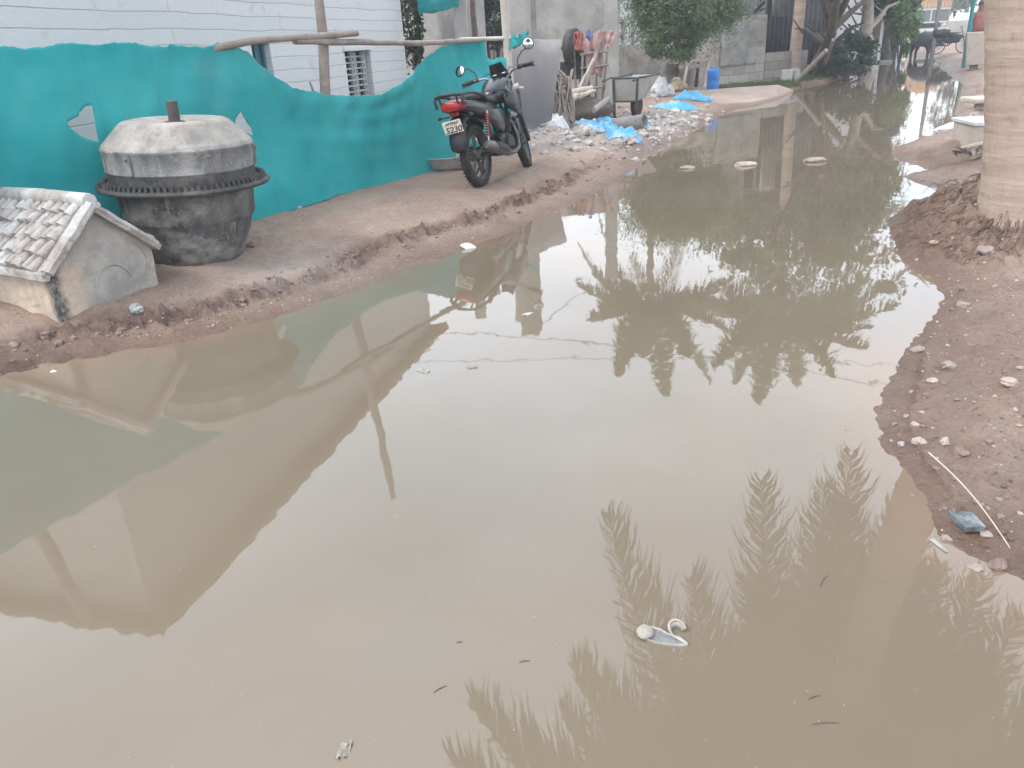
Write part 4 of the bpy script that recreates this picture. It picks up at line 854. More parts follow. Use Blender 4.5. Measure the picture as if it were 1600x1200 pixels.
def frond_geo(base,tip,arch=.5,nl=52,L=.62,width=.034,seed=0,droop=.5):
    rd=random.Random(seed); base=Vector(base);tip=Vector(tip); d=tip-base; ln=d.length
    ctrl=base+Vector((d.x*.45,d.y*.45,max(d.z*.3,0)+arch*ln*.55))
    B=lambda t: base*(1-t)**2+ctrl*2*t*(1-t)+tip*t*t
    mb=MB(); pts=[B(i/16) for i in range(17)]; mb.tube(pts,[.032*(1-.85*i/16) for i in range(17)],6)
    for i in range(nl):
        t=.14+.86*(i+.5)/nl; p=B(t); tg=(B(min(t+.02,1))-B(t-.02)).normalized(); side=tg.cross(Vector((0,0,1)));
        if side.length<1e-3: side=Vector((1,0,0))
        side.normalize(); prof=math.sin(math.pi*min(1,(t*.86+.14))**.8)**.6*.9+.12
        for sg in (-1,1):
            l=L*prof*rd.uniform(.7,1.2); dr=droop*rd.uniform(.4,1.8)
            jx=Vector((rd.uniform(-.22,.22),rd.uniform(-.22,.22),0)); d1=(side*sg*.85+tg*.5+jx+Vector((0,0,-.15-dr*.3))).normalized(); d2=(side*sg*.45+tg*.45+jx*1.6+Vector((0,0,-.3-dr))).normalized()
            a=p; b=p+d1*l*.5; c=b+d2*l*.5; w=tg*width*.5*rd.uniform(.7,1.2)+Vector((0,0,width*.2))
            mb.add([a-w*.7,a+w*.7,b+w,b-w,c],[(0,1,2,3),(3,2,4)])
    return mb
def palm(label,base,top,r0,tips,trunkmat='bark_palm',name='coconut_palm',group=None,L=.62,dry=0,flare=1.5,nl=52,width=.034,ctrl=None,n=46,droop=.5,rj=0):
    base=Vector(base); e=empty(name,base,label,'palm tree',group); t=Vector(top)-base
    mb=MB(); pts=[];rad=[]
    for i in range(n+1):
        k=i/n; p=t*k if ctrl is None else Vector(ctrl)*2*k*(1-k)+t*k*k; pts.append(p-Vector((0,0,.12))*(1-k)); 
        fl=(flare-1)*math.exp(-k*t.z/.28); rad.append(r0*(1+fl-.28*k)*(1+.012*((i%2)*2-1)+random.uniform(-rj,rj)))
    mb.tube(pts,rad,28); o=mb.build('trunk',trunkmat,e)
    hb=MB(); 
    for i in range(9): a=i*.7; hb.tube([t+Vector((0,0,-.1)),t+Vector((math.cos(a)*.25,math.sin(a)*.25,.25))],[.09,.04],7)
    for i in range(8): a=i*.8; hb.blob(t+Vector((math.cos(a)*.26,math.sin(a)*.26,-.28-.1*(i%2))),(.12,.12,.14),.03,i,2)
    hb.build('crown_shaft','frond_dry',e)
    for i,tp in enumerate(tips):
        g=frond_geo(t+Vector((0,0,.05)),Vector(tp)-base,arch=.42 if (Vector(tp)-base).z<t.z+1 else .1,seed=i*3+int(base.x*10),L=L,nl=nl,width=width,droop=droop)
        g.build('frond','frond_dry' if i<dry else 'frond',e)
    return e
def sky_tip(az,el,D): return pol(az,D,D*math.tan(R_(el))-CH)
# near palm on the right edge
pb=flat(1604,338,.22); pt_=pb+Vector((-.72,.35,6.1)); 
def px_tip(x,y,D): v=ray(x,y); t=D/math.hypot(v.x,v.y); return Vector((v.x*t,v.y*t,-(CH+v.z*t)))
tips=[px_tip(x_,y_,d_) for x_,y_,d_ in [(1240,930,7.6),(1300,860,8.2),(1440,820,8.6),(1540,900,8.2),(1120,1000,6.2),(1080,900,7.0),(1420,960,7.4),(1560,1040,7.4),(1250,1120,6.0),(1480,1120,6.6),(830,1180,4.6),(950,1190,4.6),(1380,1180,5.6),(1620,1180,6.0),(1330,780,8.6),(1500,1000,7.6),(1270,1010,6.8),(1190,1080,6.0),(1350,920,7.8),(1380,1080,6.6),(1460,1040,7.0),(1290,1190,5.4),(1200,1000,7.0),(1450,1190,5.8),(1540,1150,6.2),(1400,870,8.4),(700,1190,4.6),(880,1120,5.2)]]+[px_tip(948,805,7.6),px_tip(1190,748,8.6),px_tip(1330,708,8.8),px_tip(1290,755,8.2),px_tip(895,1035,6.0),px_tip(735,1100,5.2),px_tip(1400,790,9.0),px_tip(1470,880,8.6),px_tip(1180,900,8.0),px_tip(1600,960,7.6),px_tip(1650,1100,7.5),px_tip(1010,1120,5.2),px_tip(1330,1000,8.0),
      pt_+Vector((-1.3,-.9,-2.6)),pt_+Vector((-.6,-1.4,-2.9)),pt_+Vector((.3,-1.3,-3.0)),pt_+Vector((-1.5,0,-2.7)),pt_+Vector((1.0,-.8,-2.8)),pt_+Vector((-.2,-1.7,-2.3)),pt_+Vector((-.9,-.5,-3.2)),pt_+Vector((-3.2,-1.6,-.6)),pt_+Vector((-1.5,-3.4,-.7)),pt_+Vector((1.0,-3.8,-.6)),pt_+Vector((3.4,-1.2,-.9)),pt_+Vector((3.6,.9,-.5)),pt_+Vector((1.2,2.2,2.6)),pt_+Vector((-1.4,1.2,2.8)),pt_+Vector((.4,-1.6,2.9)),pt_+Vector((2.4,2.4,-.2)),pt_+Vector((.6,3.2,.6))]
palm('thick pale coconut palm leaning over the right bank, roots mounded at its foot',pb,pt_,.185,tips,L=1.3,flare=1.9,nl=210,width=.062,ctrl=(-.70,.08,3.0),n=150,droop=1.25,rj=.014)
# palm in front of the dark shed
b2=pol(19.35,25.5); b2.z=hz(b2.x,b2.y)
v=ray(1242,30); 
t2=b2+Vector((.15,0,6.6))
def ring_tips(c,n,R,seed,lo=-1.6,hi=1.2):
    rd=random.Random(seed); o=[]
    for i in range(n):
        a=2*math.pi*i/n+rd.uniform(-.15,.15); q=rd.choice([lo,lo*.5,0,hi]); k=R*(1-.12*abs(q)); o.append(Vector(c)+Vector((math.cos(a)*k,math.sin(a)*k,q+rd.uniform(-.3,.3))))
    for i in range(4): a=rd.uniform(0,6.28); o.append(Vector(c)+Vector((math.cos(a)*R*.4,math.sin(a)*R*.4,R*.75)))
    return o
palm('slim ringed coconut palm rising in front of the dark corrugated shed',b2,t2,.165,ring_tips(t2,9,3.0,3,-1.8,-.3)[:9]+[px_tip(x_,y_,d_) for x_,y_,d_ in [(1185,630,25),(1118,575,24),(1245,604,26.5),(1300,590,24.5),(1352,545,24),(1405,478,26),(1425,415,25),(1085,470,26),(1150,600,27)]],L=.95,flare=1.35,nl=80,width=.06,dry=3,droop=.7)
b3=pol(10.4,30); b3.z=.2; t3=b3+Vector((.1,0,7.6))
palm('tall coconut palm behind the walls, mirrored left of the other crown',b3,t3,.17,ring_tips(t3,8,3.2,8,-1.8,-.3)[:8]+[px_tip(x_,y_,d_) for x_,y_,d_ in [(1040,624,29),(965,590,28),(920,502,30),(903,383,29),(932,330,30),(1108,598,31),(1135,520,29),(1005,560,31),(1075,560,28)]],L=1.0,flare=1.3,nl=80,width=.07,dry=3,droop=.7)
b4=pol(30.3,75); t4=b4+Vector((0,0,9)); palm('distant pale palm at the end of the lane beside the far trees',b4,t4,.2,ring_tips(t4,14,4,11),L=1.2,nl=30,width=.12)
b5=pol(23,52); t5=b5+Vector((0,0,9)); palm('far coconut palm behind the white wall house',b5,t5,.2,ring_tips(t5,14,4,12),L=1.2,nl=34,width=.1)
# roots at foot of near palm
rt=MB()
for i in range(1500):
    a=random.uniform(0,6.28); q=random.uniform(.12,.72); x=pb.x+math.cos(a)*q; y=pb.y+math.sin(a)*q; z=hz(x,y)
    a2=a+random.uniform(-.5,.5); l=random.uniform(.04,.13); x2=x+math.cos(a2)*l; y2=y+math.sin(a2)*l
    rt.tube([(x,y,z+random.uniform(-.01,.03)),((x+x2)/2,(y+y2)/2,z+random.uniform(-.01,.012)),(x2,y2,z-.02-.06*random.random())],[.0035,.0028,.0014],4,cap=False)
for i in range(60):
    a=random.uniform(2.2,5.6); q=.17; rt.tube([(pb.x+math.cos(a)*q,pb.y+math.sin(a)*q,pb.z+random.uniform(.02,.16)),(pb.x+math.cos(a)*.3,pb.y+math.sin(a)*.3,pb.z+.02),(pb.x+math.cos(a)*.42,pb.y+math.sin(a)*.42,pb.z-.12)],[.007,.006,.003],5,cap=False)
tag(rt.build('palm_roots','root'),'tangle of thin brown roots and fibre spread round the foot of the near palm','roots',kind='stuff')
# ------------------------------------------------------------------ back walls and unfinished building
def ground_pt(az,D): p=pol(az,D); p.z=hz(p.x,p.y); return p
def walluv(o): 
    return o
def wall(name,label,A,B,h,t,m,z0=-.1,uvs=False,cat='wall',jag=0,parent=None,cap=None,notop=False):
    A=Vector((A[0],A[1],0));B=Vector((B[0],B[1],0)); d=(B-A).normalized(); n=Vector((d.y,-d.x,0)); L=(B-A).length; mb=MB()
    seg=max(2,int(L/.35)); vs=[];fs=[]
    for i in range(seg+1):
        p=A+d*L*i/seg; zt=h+(random.uniform(-jag,jag) if jag else 0)
        vs+=[p+Vector((0,0,z0)),p+Vector((0,0,zt)),p-n*t+Vector((0,0,zt)),p-n*t+Vector((0,0,z0))]
    for i in range(seg): a=4*i;b=a+4; fs+=[(a,b,b+1,a+1),(a+1,b+1,b+2,a+2),(a+2,b+2,b+3,a+3)]
    fs+=[(0,1,2,3),(4*seg+3,4*seg+2,4*seg+1,4*seg)]
    mb.add(vs,fs); f=lambda p:((p-A).dot(d)+(p-A).dot(n),p.z)
    o=mb.build(name,m,parent,uv=f)
    if label: tag(o,label,cat)
    return o,A,d,n,L
def pillar(px,D,w,dpt,h,label,m='concrete',rz=0,name='concrete_pillar'):
    az=math.degrees(math.atan2(ray(px,60).x,ray(px,60).y)); p=ground_pt(az,D); mb=MB(); H=h-p.z+.15
    mb.box((p.x,p.y,p.z-.1+H/2),(w,dpt,H),(0,0,rz)); o=mb.build(name,m,bevel=.012); tag(o,label,'pillar'); return p
azx=lambda x,y=30: math.degrees(math.atan2(ray(x,y).x,ray(x,y).y))
wall('plaster_wall','stained pale plaster wall seen over the net between the white house and the pillars',pol(azx(600),17.5),pol(azx(744),15.2),3.15,.2,'concrete')
pillar(722,14.6,.22,.22,3.3,'narrow pale concrete pillar standing behind the right end of the net','slab_pale')
pillar(812,12.8,.30,.34,3.05,'broad concrete pillar behind the leaning slab','concrete',R_(-12))
pillar(955,16.4,.24,.30,3.15,'slim concrete pillar standing just behind the metal barrow','concrete',R_(-10))
wall('plaster_wall','smooth grey plaster wall between the two concrete pillars',pol(azx(836),19.3),pol(azx(968),19.6),2.5,.2,'concrete')
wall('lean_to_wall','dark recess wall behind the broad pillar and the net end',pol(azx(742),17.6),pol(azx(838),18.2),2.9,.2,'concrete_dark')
q=ground_pt(azx(742),13.9); post((q.x,q.y,0),(q.x-.03,q.y,2.9),.05,'straight brown timber post beside the narrow pale pillar',m='wood_dark')
q=ground_pt(azx(663),14.6)
# teal tarp hung on wall, plants
def drape(pts4,name,label,m,cat='cloth',nu=22,nv=16,amp=.04,solid=.006,seed=0,group=None,parent=None):
    a,b,c,d=[Vector(p) for p in pts4]; nrm=(b-a).cross(d-a).normalized(); vs=[];fs=[]
    for i in range(nu+1):
        for j in range(nv+1):
            u=i/nu;v=j/nv; p=(a*(1-u)+b*u)*(1-v)+(d*(1-u)+c*u)*v
            e=mnoise.fractal(Vector((u*5+seed,v*2,seed*2.1)),1,2,4)*amp+amp*.5*math.sin(u*9+seed+v*3+3*mnoise.noise(Vector((u*3,v*2,seed))))*v
            p=p+nrm*e+Vector((0,0,.06*mnoise.noise(Vector((u*4,seed,v*3))))); vs.append(p)
    for i in range(nu):
        for j in range(nv): k=i*(nv+1)+j; fs.append((k,k+nv+1,k+nv+2,k+1))
    mb=MB(); mb.add(vs,fs,True); o=mb.build(name,m,parent,solid=solid)
    if label: tag(o,label,cat,group)
    return o
def at(px,py,D): v=ray(px,py); t=D/math.hypot(v.x,v.y); return Vector((v.x*t,v.y*t,CH+v.z*t))
drape([at(645,-30,14.4),at(722,-34,14.2),at(716,12,14.2),at(655,24,14.4)],'teal_tarp','teal sheet hanging high on the wall right of the white house','teal','tarp',amp=.05)
def plant(name,label,c,radii,n,m,size,seed,cat='bush',nclump=14,stems=8,group=None):
    e=empty(name,(c[0],c[1],hz(c[0],c[1])),label,cat,group); g=Vector(e.location)
    mb=MB()
    for i in range(stems):
        a=random.uniform(0,6.28); mb.tube([(0,0,-.05),(math.cos(a)*radii[0]*.3,math.sin(a)*radii[1]*.3,(c[2]-g.z)*.7),(math.cos(a)*radii[0]*.7,math.sin(a)*radii[1]*.7,(c[2]-g.z)+radii[2]*.5)],[.018,.013,.005],5,cap=False)
    mb.build('stem','bark',e); quads_obj('foliage',leafcloud(np.array(c)-np.array(g),radii,nclump,n,size,.3,seed,bottom=-1),m,e); return e
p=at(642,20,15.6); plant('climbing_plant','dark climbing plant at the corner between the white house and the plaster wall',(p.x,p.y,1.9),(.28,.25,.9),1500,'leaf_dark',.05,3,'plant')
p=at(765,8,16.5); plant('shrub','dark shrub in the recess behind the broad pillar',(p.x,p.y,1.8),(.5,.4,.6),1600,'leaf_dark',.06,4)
# white pipe post next to the bike with a cross rail and teal scrap
p=G(806,200); p=ground_pt(azx(800,150),11.0)
e=empty('pipe_post',p,'pale plastic pipe post with a cross bar and teal scrap tied on, behind the motorbike','post')
mb=MB(); mb.tube([(.0,0,-.1),(-.03,0,1.0),(-.05,.0,2.0)],[.055,.052,.05],16); mb.build('pipe','pvc',e)
mb=MB(); mb.tube([(-.62,0,1.22),(.18,-.03,1.20)],.026,10); mb.build('cross_bar','pvc',e)
drape([(.02,-.05,1.22),(.25,-.08,1.27),(.18,-.08,1.13),(.0,-.06,1.06)],'cloth_scrap',None,'teal',nu=8,nv=6,amp=.02,parent=e)
drape([(-.05,-.05,.40),(.08,-.06,.42),(.10,-.06,.25),(-.05,-.05,.24)],'cloth_scrap',None,'teal',nu=8,nv=6,amp=.02,parent=e)
mb=MB(); mb.lathe([(0,-.03),(.04,-.03),(.04,.05),(.0,.05)],12,T=Matrix.Translation((.05,-.03,.62))@Matrix.Rotation(R_(70),4,'Y')); mb.build('pipe_cap','pvc',e)
drape([at(751,90,10.85),at(801,91,11.0),at(799,200,10.9),at(749,205,10.75)],'shade_net','small teal net panel hung under the pipe cross bar behind the motorbike','teal','shade net',seed=4,amp=.03)
# white rail stub and plates seen right of the net
# leaning slab
def leaning_slab():
    b0=at(785,205,10.9);b1=at(863,186,10.9+.9); t1=at(878,62,12.3);t0=at(800,60,11.4)
    b0.z=hz(b0.x,b0.y)-.02; b1=at(862,188,11.7)
    mb=MB(); n=(t0-b0).cross(b1-b0).normalized()*.035; N_=14; vs=[];fs=[]
    for s in (0,1):
        for i in range(N_+1):
            for j in range(N_+1):
                u=i/N_;v=j/N_; p=(b0*(1-u)+b1*u)*(1-v)+(t0*(1-u)+t1*u)*v; p=p+Vector((0,0,1))*(.012*mnoise.noise(Vector((u*9,3,0))) if j in(0,N_) else 0); vs.append(p+n*(s*1.0))
    k=(N_+1)**2; id_=lambda s,i,j:s*k+i*(N_+1)+j
    for i in range(N_):
        for j in range(N_): fs+=[(id_(0,i,j),id_(0,i+1,j),id_(0,i+1,j+1),id_(0,i,j+1)),(id_(1,i,j),id_(1,i,j+1),id_(1,i+1,j+1),id_(1,i+1,j))]
    for i in range(N_): fs+=[(id_(0,i,0),id_(1,i,0),id_(1,i+1,0),id_(0,i+1,0)),(id_(0,i,N_),id_(0,i+1,N_),id_(1,i+1,N_),id_(1,i,N_)),(id_(0,0,i),id_(0,0,i+1),id_(1,0,i+1),id_(1,0,i)),(id_(0,N_,i),id_(1,N_,i),id_(1,N_,i+1),id_(0,N_,i+1))]
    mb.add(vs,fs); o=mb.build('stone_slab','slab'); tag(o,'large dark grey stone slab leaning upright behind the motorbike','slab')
leaning_slab()
# basin
p=G(698,267); mb=MB(); q=Vector((p.x,p.y,0)).normalized(); c=p+q*.25; c.z=hz(c.x,c.y)
e=empty('metal_basin',c,'shallow dented aluminium basin on the mud behind the motorbike','basin'); mb.lathe([(0,.0),(.20,.0),(.25,.03),(.29,.13),(.31,.135),(.31,.145),(.285,.14),(.245,.04),(.19,.012),(0,.012)],40,wob=.01); mb.build('bowl','aluminium',e)
# flywheel machine, chair, clothes
def machine():
    p=ground_pt(azx(895,80),15.2); e=empty('flywheel_machine',p,'black iron machine stand carrying a big flat belt wheel beside the clothes','machine',rz=R_(8))
    T=Matrix.Translation((0,0,1.12))@Matrix.Rotation(R_(-36),4,'Z')@Matrix.Rotation(R_(90),4,'Y')@Matrix.Scale(1.15,4)
    mb=MB(); mb.lathe([(.22,-.05),(.27,-.055),(.275,0),(.27,.055),(.22,.05),(.2,.02),(.2,-.02),(.22,-.05)],44,T=T); mb.lathe([(0,-.02),(.215,-.012),(.215,.012),(0,.02)],40,T=T); 
    mb.build('flywheel','iron',e)
    mb=MB(); mb.tube([(-.2,0,1.12),(.45,.1,1.10)],.035,10); mb.tube([(.30,.08,1.1),(.30,.08,.95)],.10,12); mb.build('axle','iron',e)
    mb=MB(); mb.box((.22,.06,.5),(.18,.22,1.1),taper=.75); mb.box((.22,.06,.03),(.55,.45,.07)); mb.box((-.05,.02,.75),(.35,.12,.3)); mb.build('stand','iron',e,bevel=.02)
machine()
def chair():
    p=ground_pt(azx(922,120),15.0); e=empty('wooden_chair',p,'rickety wooden chair frame under the hanging clothes','chair',rz=R_(15))
    for x,y,dx,dy,h in ((-.2,-.15,.0,-.02,1.05),(.2,-.15,.07,-.02,1.12),(-.2,.2,0,.05,1.1),(.2,.2,.05,.06,1.15)):
        mb=MB(); mb.tube([(x-dx,y-dy,0),(x,y,.5),(x+dx,y+dy,h)],[.026,.024,.022],7); mb.build('leg','wood_grey',e)
    mb=MB(); mb.box((0,.02,.46),(.44,.4,.035)); mb.build('seat','wood_grey',e)
    for z in (.8,1.02): mb=MB(); mb.tube([(-.24,-.17,z),(.28,-.17,z+.03)],.02,7); mb.build('crossbar','wood_grey',e)
chair()
drape([at(905,52,15.0),at(945,48,15.2),at(940,120,14.9),at(918,112,14.7)],'hanging_cloth','faded pink cloth draped on the wooden chair frame','cloth_pink','cloth',seed=2,amp=.08,group=None)
drape([at(897,52,14.8),at(912,50,14.8),at(910,82,14.6),at(898,78,14.6)],'hanging_cloth','bright red cloth bunched beside the belt wheel','cloth_red','cloth',seed=5,amp=.09)
drape([at(914,48,14.75),at(926,48,14.75),at(925,60,14.6),at(915,60,14.6)],'hanging_cloth','small dark blue cloth lying over the pink cloth','cloth_blue','cloth',seed=6,amp=.04)
drape([at(938,48,14.9),at(964,50,15.1),at(958,72,14.9),at(940,70,14.9)],'hanging_cloth','short pink cloth hanging beside the slim pillar','cloth_pink','cloth',seed=9,amp=.05)
def stick(name,label,a,b,r,m,cat,seg=6,jit=.01,group=None):
    a=Vector(a);b=Vector(b); rd=random; pts=[a.lerp(b,i/seg)+Vector((rd.uniform(-jit,jit),rd.uniform(-jit,jit),rd.uniform(-jit,jit))) for i in range(seg+1)]
    mb=MB(); mb.tube(pts,[r*rd.uniform(.9,1.1)*(1-.15*i/seg) for i in range(seg+1)],10); return tag(mb.build(name,m),label,cat,group)
stick('bamboo_prop','brown bamboo prop leaning through the chair frame',at(913,140,14.5),at(938,62,14.9),.035,'wood_grey','pole')
stick('bamboo_prop','pale split bamboo leaning beside the darker prop',at(906,136,14.4),at(928,90,14.6),.028,'wood_pale','pole')
def logp(x,y,D): return at(x,y,D)
stick('log','short pale log on top of the woodpile',logp(884,147,13.9),logp(924,138,14.3),.055,'wood_pale','log')
stick('log','lower log with a sawn end under the top log',logp(872,160,13.6),logp(905,150,14.0),.06,'wood_pale','log')
stick('log','thin log poking right under the top log',logp(905,149,13.9),logp(929,143,14.3),.04,'wood_pale','log')
mb=MB(); a=ground_pt(azx(900,160),14.0)
mb.blob((a.x+.1,a.y+.25,a.z+.12),(.55,.35,.22),.3,3,3); tag(mb.build('brushwood_heap','wood_dark'),'dark heap of brushwood under the logs','heap')
# coil of dry roots / hose
mb=MB(); c=ground_pt(azx(881,150),12.9)
for i in range(16):
    ph=random.uniform(0,6); r1=random.uniform(.10,.18); h=random.uniform(.55,.85); ox=random.uniform(-.07,.07); pts=[(c.x+ox+r1*math.cos(t+ph)*.8,c.y+random.uniform(-.02,.02)+.06*math.sin(t*2+ph),c.z+.02+h*(.5-.5*math.cos(t))) for t in np.linspace(0,6.1,22)]
    mb.tube(pts,random.uniform(.010,.018),6)
tag(mb.build('vine_coil','wood_grey'),'tall coil of dry twisted vines standing right of the leaning slab','coil')
stick('plank','thick grey timber plank sloping down beside the barrow',at(928,172,13.2),at(950,155,13.9),.05,'wood_grey','plank',jit=0)
mb=MB(); p=ground_pt(azx(905,182),12.6); mb.lathe([(0,.05),(.22,.02),(.27,-.02),(.28,.0),(.23,.045),(0,.075)],26,T=Matrix.Translation(p+Vector((0,0,.03)))@Matrix.Rotation(R_(10),4,'Y')); tag(mb.build('iron_pan','rust'),'rusty round iron pan lying upside down below the logs','pan')
# barrow
def barrow():
    p=G(978,186); e=empty('metal_barrow',p,'old grey sheet metal mortar barrow standing on iron legs by the rubble','barrow',rz=R_(-34))
    k=px_m(p); S_=lambda px:px/k
    W2=S_(20); zt=S_(62); zb=S_(28); Lg=.78
    # tray: near end plate vertical, far end sloping
    vs=[(-W2,0,zb),(W2,0,zb),(W2*1.15,-.02,zt),(-W2*1.15,-.02,zt),(-W2*.8,Lg*.5,zb+.02),(W2*.8,Lg*.5,zb+.02),(W2*1.25,Lg,zt+.02),(-W2*1.25,Lg,zt+.02)]
    mb=MB(); mb.add(vs,[(0,1,2,3),(1,5,6,2),(5,4,7,6),(4,0,3,7),(0,4,5,1)]); mb.build('tray','barrow',e,solid=.012)
    mb=MB(); 
    for a,b in ((2,3),(2,6),(6,7),(3,7)): mb.tube([vs[a],vs[b]],.014,7)
    mb.build('rim','iron',e)
    for sx in (-1,1):
        mb=MB(); mb.tube([(sx*W2*1.05,-.03,zt-.02),(sx*W2,-.03,zb),(sx*W2*.95,-.02,0)],[.022,.024,.024],8); mb.build('leg','iron',e)
    mb=MB(); mb.tube([(-W2,-.025,zb-.01),(W2,-.025,zb-.01)],.016,7); mb.build('crossbar','iron',e)
    for sx in (-1,1):
        mb=MB(); mb.tube([(sx*W2*1.2,.25,zt),(sx*W2*1.25,-.05,zt+.01),(sx*W2*1.3,-.32,zt-.03)],.016,8); mb.build('handle','iron',e)
    mb=MB(); mb.lathe([(.0,-.03),(.15,-.035),(.19,-.03),(.19,.03),(.15,.035),(0,.03)],26,T=Matrix.Translation((0,Lg*.55,.19))@Matrix.Rotation(R_(90),4,'Y')); mb.build('wheel','tyre',e)
barrow()
# crumpled sheets and sacks
def crumple(name,label,c,rx,ry,h,m,cat='plastic sheet',seed=0,rz=0,n=30,group=None,thin=True,rough=.62):
    vs=[];fs=[]; ca,sa=math.cos(rz),math.sin(rz)
    for i in range(n+1):
        for j in range(n+1):
            u=-1+2*i/n; v=-1+2*j/n
            edge=1+.35*mnoise.noise(Vector((math.atan2(v,u)*1.3,seed,2)))
            mx=max(abs(u),abs(v)); q=math.hypot(u,v) or 1; sx=u*mx/q*edge*rx; sy=v*mx/q*edge*ry
            x=c[0]+sx*ca-sy*sa; y=c[1]+sx*sa+sy*ca
            f=(1-mx**2); z=h*(.75*f**.6*(1+.3*mnoise.noise(Vector((sx*2+seed,sy*2,1))))+rough*.5*(.5+mnoise.fractal(Vector((sx*7+seed,sy*7,seed)),.9,2.1,4))*(.25+f))
            vs.append((x,y,z))
    g=height(np.array([v[0] for v in vs]),np.array([v[1] for v in vs])); vs=[(v[0],v[1],v[2]+g[i]+.004) for i,v in enumerate(vs)]
    for i in range(n):
        for j in range(n): k=i*(n+1)+j; fs.append((k,k+n+1,k+n+2,k+1))
    mb=MB(); mb.add(vs,fs,False); return tag(mb.build(name,m,solid=.004),label,cat,group)
def cr(px,py,*a,**k): p=G(px,py); return crumple(a[0],a[1],p,*a[2:],**k)
def sack(px,py,name,label,r,h,m,seed):
    p=G(px,py); mb=MB(); rd=random.Random(seed)
    for k,(dx,dy,s_) in enumerate([(0,0,1),(.55*r,.2*r,.75),(-.5*r,.3*r,.8),(.1*r,.1*r,.6)]): mb.blob((p.x+dx,p.y+dy+r*.3,p.z+h*(.32*s_ if k<3 else .72)),(r*.62*s_,r*.5*s_,h*.5*s_),.30,seed*3+k,3,rd.random()*3,smooth=False,freq=2.4)
    tag(mb.build(name,m),label,'bag' if 'bag' in name else 'sack')
cr(912,200,'blue_sheet','crumpled blue plastic sheet trailing down the left of the rubble heap',.42,.17,.11,'tarp',seed=1,rz=.9)
cr(962,214,'blue_sheet','flattened bright blue plastic sheet at the front of the rubble heap',.40,.22,.11,'tarp',seed=2,rz=.2)
cr(948,196,'blue_sheet','twisted blue sheet strip wrapped round the broken pipe',.16,.36,.12,'tarp',seed=3,rz=.3)
cr(1001,197,'blue_sheet','thin scrap of blue plastic right of the broken pipe',.2,.10,.07,'tarp',seed=4,rz=-.7)
cr(1054,170,'blue_sheet','loose blue plastic sheet on the mud beyond the barrow',.42,.28,.12,'tarp',seed=5)
cr(1084,156,'blue_sheet','narrow crumpled blue sheet at the edge of the sandy ramp',.42,.16,.16,'tarp',seed=6,rz=-.4)
sack(1000,124,'pale_bag','pale blue plastic bags piled behind the barrow',.42,.5,'tarp_pale',7)
cr(858,208,'white_sheet','crumpled white plastic sheet beside the front wheel of the motorbike',.30,.24,.24,'sack_white',seed=8,group=None,rough=1.0)
sack(1030,152,'torn_sack','torn white and grey woven sacks piled right of the barrow',.40,.42,'sack_white',9)
sack(1056,144,'jute_sack','slumped brownish yellow sack by the wooden table',.34,.32,'sack_brown',10)
sack(938,140,'yellow_sack','yellow sack slumped against the slim pillar',.24,.40,'sack_yellow',11)
cr(1138,147,'yellow_scrap','tiny yellow scrap on the sandy ramp',.10,.05,.04,'sack_yellow','scrap',seed=12)
cr(1490,197,'white_scrap','strip of shiny pale plastic lying at the water edge by the plinth',.5,.14,.06,'marble','scrap',seed=13,rz=.6)
cr(90,588,'white_scrap','small soggy white scrap in the shallows below the model house',.045,.03,.012,'sack_white','scrap',seed=14)
cr(732,388,'white_scrap','small white scrap on the left bank below the motorbike',.06,.04,.03,'sack_white','scrap',seed=15)
# rubble chunks on heap
def stone_at(p,r,label,name='stone',m='stone',seed=0,cat='stone',group=None,flatk=.6,sink=.35,freq=1.3,rough=.42,smooth=False,res=2):
    mb=MB(); h=r*flatk; mb.blob((0,0,0),(r,r*random.uniform(.65,1),h),rough,seed,res,random.uniform(0,3),smooth=smooth,freq=freq)
    o=mb.build(name,m); o.location=(p[0],p[1],p[2]+h*(1-sink*2)); o.rotation_euler=(random.uniform(-.2,.2),random.uniform(-.2,.2),0); return tag(o,label,cat,group)
p=G(975,205); mb=MB(); T=Matrix.Translation(p+Vector((0,0,.10)))@Matrix.Rotation(R_(-38),4,'Z')@Matrix.Rotation(R_(82),4,'Y')
mb.lathe([(.075,-.35),(.10,-.35),(.105,.35),(.08,.35),(.075,-.35)],28,T=T); tag(mb.build('broken_pipe','concrete_dark'),'length of grey cement pipe lying in the blue plastic','pipe')
RUB=MB(); rb=random.Random(5)
def scat(mb,cx,cy,sx,sy,n,r0,r1,rd):
    P=[(cx+rd.gauss(0,sx),cy+rd.gauss(0,sy)) for _ in range(n)]; H_=height(np.array([p[0] for p in P]),np.array([p[1] for p in P]))
    for (x,y),h in zip(P,H_):
        if h<.0: continue
        r=r0*(r1/r0)**(rd.random()**2.2); mb.blob((x,y,h+r*.15),(r,r*rd.uniform(.6,1),r*rd.uniform(.4,.8)),.35,rd.random()*50,1,rd.random()*3,smooth=False)
scat(RUB,.95,11.2,.75,.55,520,.015,.085,rb); scat(RUB,1.9,12.2,.9,.5,260,.015,.07,rb); scat(RUB,3.4,15.0,.8,.8,170,.02,.10,rb); scat(RUB,1.2,13.2,.9,.6,260,.02,.08,rb)
scat(RUB,2.9,13.6,.8,.7,240,.02,.12,rb)
tag(RUB.build('rubble','rubble'),'broken cement rubble and grit heaped behind the motorbike','rubble',kind='stuff')
GR=MB(); rb=random.Random(9)
scat(GR,-1.35,5.3,.6,.8,900,.003,.010,rb); scat(GR,-1.7,4.5,.4,.5,240,.003,.010,rb); scat(GR,-.3,7.0,.7,.9,260,.004,.015,rb)
tag(GR.build('gravel','stone_pale'),'fine gravel scattered on the left bank','gravel',kind='stuff')
GR=MB(); 
